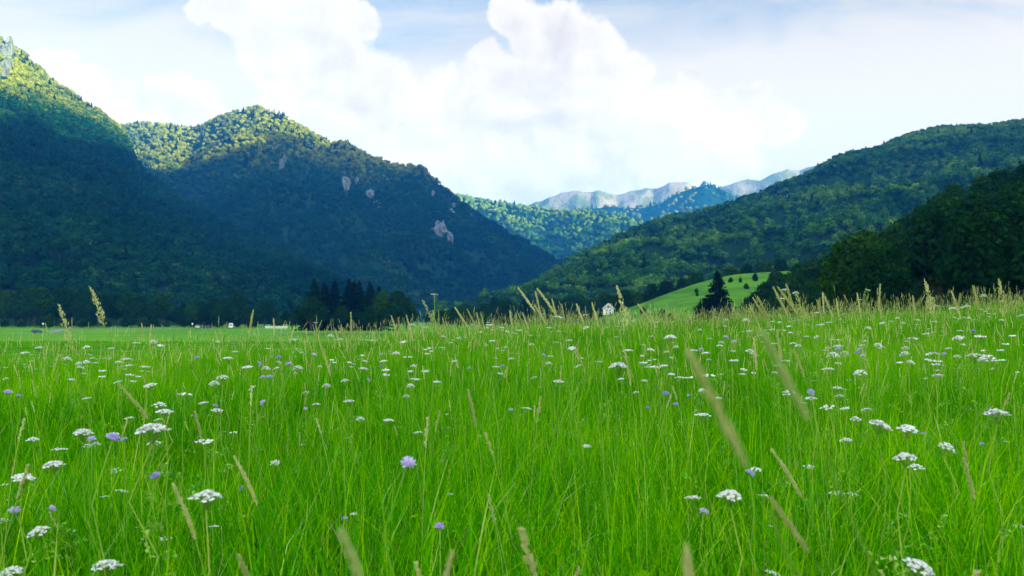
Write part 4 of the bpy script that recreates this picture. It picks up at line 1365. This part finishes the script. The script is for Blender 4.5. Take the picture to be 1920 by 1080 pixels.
M['asphalt'] = plain('asphalt', (0.20, 0.20, 0.19), 0.95, 0.05, var=0.2, scale=0.5)
M['plaster'] = plain('pale_plaster', (0.62, 0.62, 0.56), 0.9, 0.1, var=0.1, scale=1.0)


def car(paint, loc, rz, label, estate=False):
    """hatchback, its length along local x, nose to +x"""
    e = empty('parked_car', loc, rz); e['label'] = label; e['category'] = 'car'
    b = MB()
    # lower body: stations along the length (x, half width, sill z, shoulder z)
    stn = [(-2.08, 0.66, 0.42, 0.74), (-2.02, 0.78, 0.32, 0.86), (-1.75, 0.85, 0.28, 0.94), (-1.2, 0.87, 0.27, 0.97), (0.0, 0.88, 0.26, 0.96), (0.8, 0.87, 0.26, 0.94), (1.1, 0.86, 0.27, 0.90), (1.7, 0.83, 0.28, 0.80), (2.0, 0.74, 0.32, 0.70), (2.10, 0.60, 0.42, 0.60)]
    V = []
    for x, hw_, z0, z1 in stn:
        V += [(x, -hw_ * 0.94, z0), (x, -hw_, (z0 + z1) / 2), (x, -hw_ * 0.93, z1), (x, -hw_ * 0.5, z1 + 0.03), (x, hw_ * 0.5, z1 + 0.03), (x, hw_ * 0.93, z1), (x, hw_, (z0 + z1) / 2), (x, hw_ * 0.94, z0)]
    V = np.array(V); k = 8; n = len(stn)
    Q = [[i * k + j, i * k + (j + 1) % k, (i + 1) * k + (j + 1) % k, (i + 1) * k + j] for i in range(n - 1) for j in range(k)]
    Q += [[0, 7, 4, 3], [0, 3, 2, 1], [7, 6, 5, 4]]
    o_ = (n - 1) * k
    Q += [[o_ + 0, o_ + 3, o_ + 4, o_ + 7], [o_ + 0, o_ + 1, o_ + 2, o_ + 3], [o_ + 4, o_ + 5, o_ + 6, o_ + 7]]
    b.add(V, Q)
    # roof and pillars
    rx0, rx1 = (-1.72, 0.28) if estate else (-1.45, 0.22)
    b.box(((rx0 + rx1) / 2, 0, 1.45), (rx1 - rx0, 1.20, 0.05))
    for sy in (-1, 1):
        for (xa, za), (xb, zb) in (((-1.98 if estate else -1.90, 0.96), (rx0, 1.45)), ((-0.55, 0.96), (-0.55, 1.45)), ((1.02, 0.93), (rx1, 1.45))):
            b.tube([(xa, sy * 0.80, za), (xb, sy * 0.60, zb)], 0.045, 5)
    obj('body', b.mesh('body', [M[paint]]), e)
    g = MB()
    lo = [(-1.95, 0.78), (1.0, 0.78)]; hi = [(rx0, 0.58), (rx1, 0.58)]
    V = [(lo[0][0], -lo[0][1], .95), (lo[1][0], -lo[1][1], .92), (lo[1][0], lo[1][1], .92), (lo[0][0], lo[0][1], .95), (hi[0][0], -hi[0][1], 1.435), (hi[1][0], -hi[1][1], 1.435), (hi[1][0], hi[1][1], 1.435), (hi[0][0], hi[0][1], 1.435)]
    g.add(V, [[0, 1, 5, 4], [1, 2, 6, 5], [2, 3, 7, 6], [3, 0, 4, 7]])
    obj('window', g.mesh('window', [M['glass']], smooth=False), e)
    for sx in (-1.28, 1.30):
        for sy in (-1, 1):
            t = MB(); 
            def disc(mb, prof, m=0):
                an = np.linspace(0, 2 * np.pi, 18, endpoint=False)
                P = np.array([[(rr * math.cos(a), yy, rr * math.sin(a)) for a in an] for rr, yy in prof])
                kk = len(prof)
                QQ = [[i * 18 + j, i * 18 + (j + 1) % 18, (i + 1) * 18 + (j + 1) % 18, (i + 1) * 18 + j] for i in range(kk - 1) for j in range(18)]
                mb.add(P, QQ, m=m)
            wr = empty('wheel', (sx, sy * 0.80, 0.31)); wr.parent = e
            disc(t, [(0.19, 0.08 * sy), (0.30, 0.085 * sy), (0.315, 0.04 * sy), (0.315, -0.06 * sy), (0.29, -0.09 * sy), (0.15, -0.09 * sy)])
            obj('tyre', t.mesh('tyre', [M['tyre']]), wr)
            t = MB(); disc(t, [(0.005, 0.06 * sy), (0.06, 0.075 * sy), (0.17, 0.06 * sy), (0.20, 0.078 * sy), (0.205, 0.03 * sy)])
            obj('rim', t.mesh('rim', [M['alloy']]), wr)
    for sy in (-1, 1):
        t = MB(); t.box((2.02, sy * 0.56, 0.62), (0.14, 0.26, 0.13)); obj('headlight', t.mesh('headlight', [M['lamp_clear']]), e)
        t = MB(); t.box((-2.04, sy * 0.64, 0.80), (0.10, 0.18, 0.15)); obj('tail_light', t.mesh('tail_light', [M['lamp_red']]), e)
    return e


def gpt(px, Y):
    x = (px - 960) / FPX * Y / (px_dir(px, 615)[1])
    return (x, Y, Hs(x, Y))


p = gpt(70, 330)
car('blue_paint', (p[0], p[1], p[2] + 0.03), 0.05, 'small dark blue car on the valley road at the far left')
p = gpt(386, 376); car('blue_paint', (p[0], p[1], p[2] + 0.03), math.pi + 0.2, 'dark blue estate car parked beside the white car', True)
p = gpt(370, 377); car('car_white', (p[0], p[1], p[2] + 0.03), math.pi * 0.5 + 0.5, 'white car parked left of the dark blue one under the trees')


def camper(loc, rz):
    e = empty('camper_van', loc, rz); e['label'] = 'white and blue camper van under the dark trees'; e['category'] = 'van'
    b = MB()
    prof = [(-2.5, 0.35), (-2.55, 1.9), (-2.4, 2.35), (1.2, 2.4), (1.75, 2.0), (2.1, 1.25), (2.6, 1.05), (2.7, 0.4)]
    V = [(x, s * (0.98 if z < 1.9 else 0.88), z) for s in (-1, 1) for x, z in prof]
    n = len(prof)
    b.add(V, [[i, (i + 1) % n, n + (i + 1) % n, n + i] for i in range(n)] + [[0, 1, 6, 7], [1, 2, 3, 4], [1, 4, 5, 6], [n, n + 7, n + 6, n + 1], [n + 1, n + 4, n + 3, n + 2], [n + 1, n + 6, n + 5, n + 4]])
    obj('body', b.mesh('body', [M['car_white']], smooth=False), e)
    b = MB()
    for s in (-1, 1): b.box((-0.3, s * 0.985, 0.8), (4.0, 0.02, 0.35))
    obj('stripe', b.mesh('stripe', [M['blue_paint']], smooth=False), e)
    b = MB(); b.box((-2.56, 0, 1.6), (0.03, 1.2, 0.5)); obj('rear_window', b.mesh('rear_window', [M['glass']], smooth=False), e)
    for s in (-1, 1):
        b = MB(); b.box((0.9, s * 0.985, 1.6), (0.9, 0.03, 0.5)); obj('side_window', b.mesh('side_window', [M['glass']], smooth=False), e)
        for x in (-1.6, 1.7):
            b = MB(); b.tube([(x, s * 0.72, 0.34), (x, s * 0.96, 0.34)], 0.33, 16); b.tube([(x, s * 0.955, 0.34), (x, s * 0.962, 0.34)], [0.33, 0.001], 16)
            obj('wheel', b.mesh('wheel', [M['tyre']]), e)
    return e


p = gpt(433, 378); camper((p[0], p[1], p[2] + 0.02), 1.9)


def round_sign(px, Y, h, label):
    p = gpt(px, Y)
    e = empty('road_sign', p); e['label'] = label; e['category'] = 'sign'
    b = MB(); b.tube([(0, 0, -0.3), (0, 0, h + 0.2)], 0.04, 8); obj('post', b.mesh('post', [M['alloy']]), e)
    b = MB()
    an = np.linspace(0, 2 * np.pi, 20, endpoint=False)
    V = [(0.40 * math.cos(a), -0.06, h + 0.40 * math.sin(a)) for a in an] + [(0.40 * math.cos(a), -0.09, h + 0.40 * math.sin(a)) for a in an] + [(0, -0.10, h)]
    b.add(V, [[i, (i + 1) % 20, 20 + (i + 1) % 20, 20 + i] for i in range(20)], [[20 + i, 20 + (i + 1) % 20, 40] for i in range(20)])
    obj('plate', b.mesh('plate', [M['white']], smooth=False), e)


round_sign(81, 326, 3.9, 'round white plate on a post left of the lone small tree')
round_sign(361, 375, 2.3, 'round white plate on a post left of the white car')
# long pale wall at the foot of the trees
p = gpt(518, 380)
e = empty('low_wall', p, 0.05); e['label'] = 'long low pale wall at the left foot of the spruce grove'; e['category'] = 'wall'
b = MB(); b.box((0, 0, 0.45), (10.6, 0.3, 1.0)); obj('wall', b.mesh('wall', [M['plaster']], smooth=False), e)
b = MB(); b.box((0, 0, 1.0), (10.8, 0.42, 0.10)); obj('coping', b.mesh('coping', [M['white']], smooth=False), e)
# the shed whose roof shows between the trees
p = gpt(390, 392)
e = empty('shed', p, 0.5); e['label'] = 'small shed with a pale blue grey roof behind the parked cars'; e['category'] = 'shed'
b = MB(); b.box((0, 0, 1.1), (3.6, 3.0, 2.4)); obj('wall', b.mesh('wall', [M['dark']], smooth=False), e)
b = MB(); V = [(-2.1, -1.9, 2.25), (2.1, -1.9, 2.25), (2.1, 0, 3.7), (-2.1, 0, 3.7), (2.1, 1.9, 2.25), (-2.1, 1.9, 2.25)]
b.add(V, [[0, 1, 2, 3], [3, 2, 4, 5]]); b.add(np.array(V) - [0, 0, 0.12], [[3, 2, 1, 0], [5, 4, 2, 3]]); obj('roof', b.mesh('roof', [M['roofm']], smooth=False), e)
b = MB(); b.box((0.3, -1.52, 0.95), (0.9, 0.05, 1.9)); obj('door', b.mesh('door', [M['white']], smooth=False), e)


def house():
    Y = 337
    c = at(1140.5, 568, Y)
    e = empty('gabled_house', (c.x, Y, c.z - 8.2), -0.12); e['label'] = 'house with a white banded gable peeping over the pasture hill'; e['category'] = 'house'; e.scale = (0.60, 0.60, 0.60); e.location.z = c.z - 8.4 * 0.60
    hw_, eave, apex, dp = 3.7, 4.6, 8.0, 9.0
    b = MB()
    V = [(-hw_, 0, 0), (hw_, 0, 0), (hw_, 0, eave), (0, 0, apex), (-hw_, 0, eave)]
    V2 = [(x, dp, z) for x, _, z in V]
    b.add(V + V2, [[0, 1, 2, 4], [5, 9, 7, 6], [0, 4, 9, 5], [1, 6, 7, 2]], [[4, 2, 3], [9, 8, 7]])
    obj('wall', b.mesh('wall', [M['white']], smooth=False), e)
    b = MB()
    for s in (-1, 1):
        A = np.array([[0, -0.7, apex + 0.18], [s * (hw_ + 0.7), -0.7, eave - 0.45], [s * (hw_ + 0.7), dp + 0.5, eave - 0.45], [0, dp + 0.5, apex + 0.18]])
        B_ = A + [0, 0, 0.2]
        b.add(np.vstack([A, B_]), [[0, 1, 2, 3], [7, 6, 5, 4], [0, 4, 5, 1], [1, 5, 6, 2], [2, 6, 7, 3]])
    rf_ = obj('roof', b.mesh('roof', [M['roofm']], smooth=False), e)
    b = MB()
    for s in (-1, 1):
        A = np.array([[0, -0.74, apex + 0.42], [s * (hw_ + 0.75), -0.74, eave - 0.22], [s * (hw_ + 0.75), -0.74, eave - 0.62], [0, -0.74, apex - 0.02]])
        b.add(np.vstack([A, A + [0, 0.035, 0]]), [[0, 1, 2, 3], [7, 6, 5, 4], [0, 4, 5, 1], [2, 6, 7, 3]])
    obj('bargeboard', b.mesh('bargeboard', [M['white']], smooth=False), rf_)
    b = MB()
    for s in (-1, 1):
        for off in (0.95, 1.75):
            A = np.array([[0, -0.05, apex - off], [s * (hw_ - off * 0.55), -0.05, eave - off * 0.42 + 0.15], [s * (hw_ - off * 0.55), -0.05, eave - off * 0.42 - 0.12], [0, -0.05, apex - off - 0.32]])
            b.add(np.vstack([A, A + [0, 0.04, 0]]), [[0, 1, 2, 3], [7, 6, 5, 4], [0, 4, 5, 1], [2, 6, 7, 3]])
    obj('timber', b.mesh('timber', [M['dark']], smooth=False), e)
    for x, z in ((-1.3, 3.2), (1.3, 3.2), (0, 5.3), (-1.3, 1.1)):
        b = MB(); b.box((x, -0.03, z), (0.95, 0.08, 1.15)); wf = obj('window', b.mesh('window', [M['dark']], smooth=False), e)
        b = MB(); b.box((x, -0.085, z), (0.75, 0.03, 0.95)); obj('pane', b.mesh('pane', [M['glass']], smooth=False), wf)
    b = MB(); b.box((1.3, -0.04, 1.0), (1.0, 0.08, 2.0)); obj('door', b.mesh('door', [M['dark']], smooth=False), e)
    b = MB(); b.box((1.6, 4.5, 7.3), (0.6, 0.6, 1.8)); obj('chimney', b.mesh('chimney', [M['plaster']], smooth=False), rf_)


house()
# the road along the far side of the field
pts = [(-60, 331), (0, 330.5), (60, 330), (92, 333), (104, 345), (112, 365), (140, 379), (240, 381), (370, 382), (540, 384)]
V = []
for i, (px, Y) in enumerate(pts):
    c = np.array(gpt(px, Y)); a = np.array(gpt(*pts[max(0, i - 1)])); b_ = np.array(gpt(*pts[min(len(pts) - 1, i + 1)]))
    t = (b_ - a)[:2]; t /= np.linalg.norm(t); nn = np.array([-t[1], t[0]]) * 2.3
    for s in (-1, 1):
        xy = c[:2] + nn * s
        V.append((xy[0], xy[1], Hs(xy[0], xy[1]) + 0.06))
obj('road', mesh('road', V, np.array([[2 * i, 2 * i + 2, 2 * i + 3, 2 * i + 1] for i in range(len(pts) - 1)])[:, ::-1], [M['asphalt']], smooth=False), kind='structure')
#@@DETAIL-END@@

# ------------------------------------------------------------------ haze
def build_haze():
    x0, x1, y0, y1, z0, z1 = -14500, 14500, -14500, 14500, -12, 980
    b = MB(); b.box(((x0 + x1) / 2, (y0 + y1) / 2, (z0 + z1) / 2), (x1 - x0, y1 - y0, z1 - z0))
    m_ = bpy.data.materials.new('valley_air'); m_.use_nodes = True
    nt = m_.node_tree; nt.nodes.clear(); x = N(nt)
    out = x.n('ShaderNodeOutputMaterial')
    pv = x.n('ShaderNodeVolumePrincipled')
    pv.inputs['Color'].default_value = (*HAZE_COL, 1)
    pv.inputs['Density'].default_value = HAZE_DENS
    pv.inputs['Anisotropy'].default_value = 0.0
    x.l(pv.outputs[0], out.inputs['Volume'])
    m_.cycles.homogeneous_volume = True
    obj('haze', b.mesh('haze', [m_], smooth=False), kind='stuff')


build_haze()
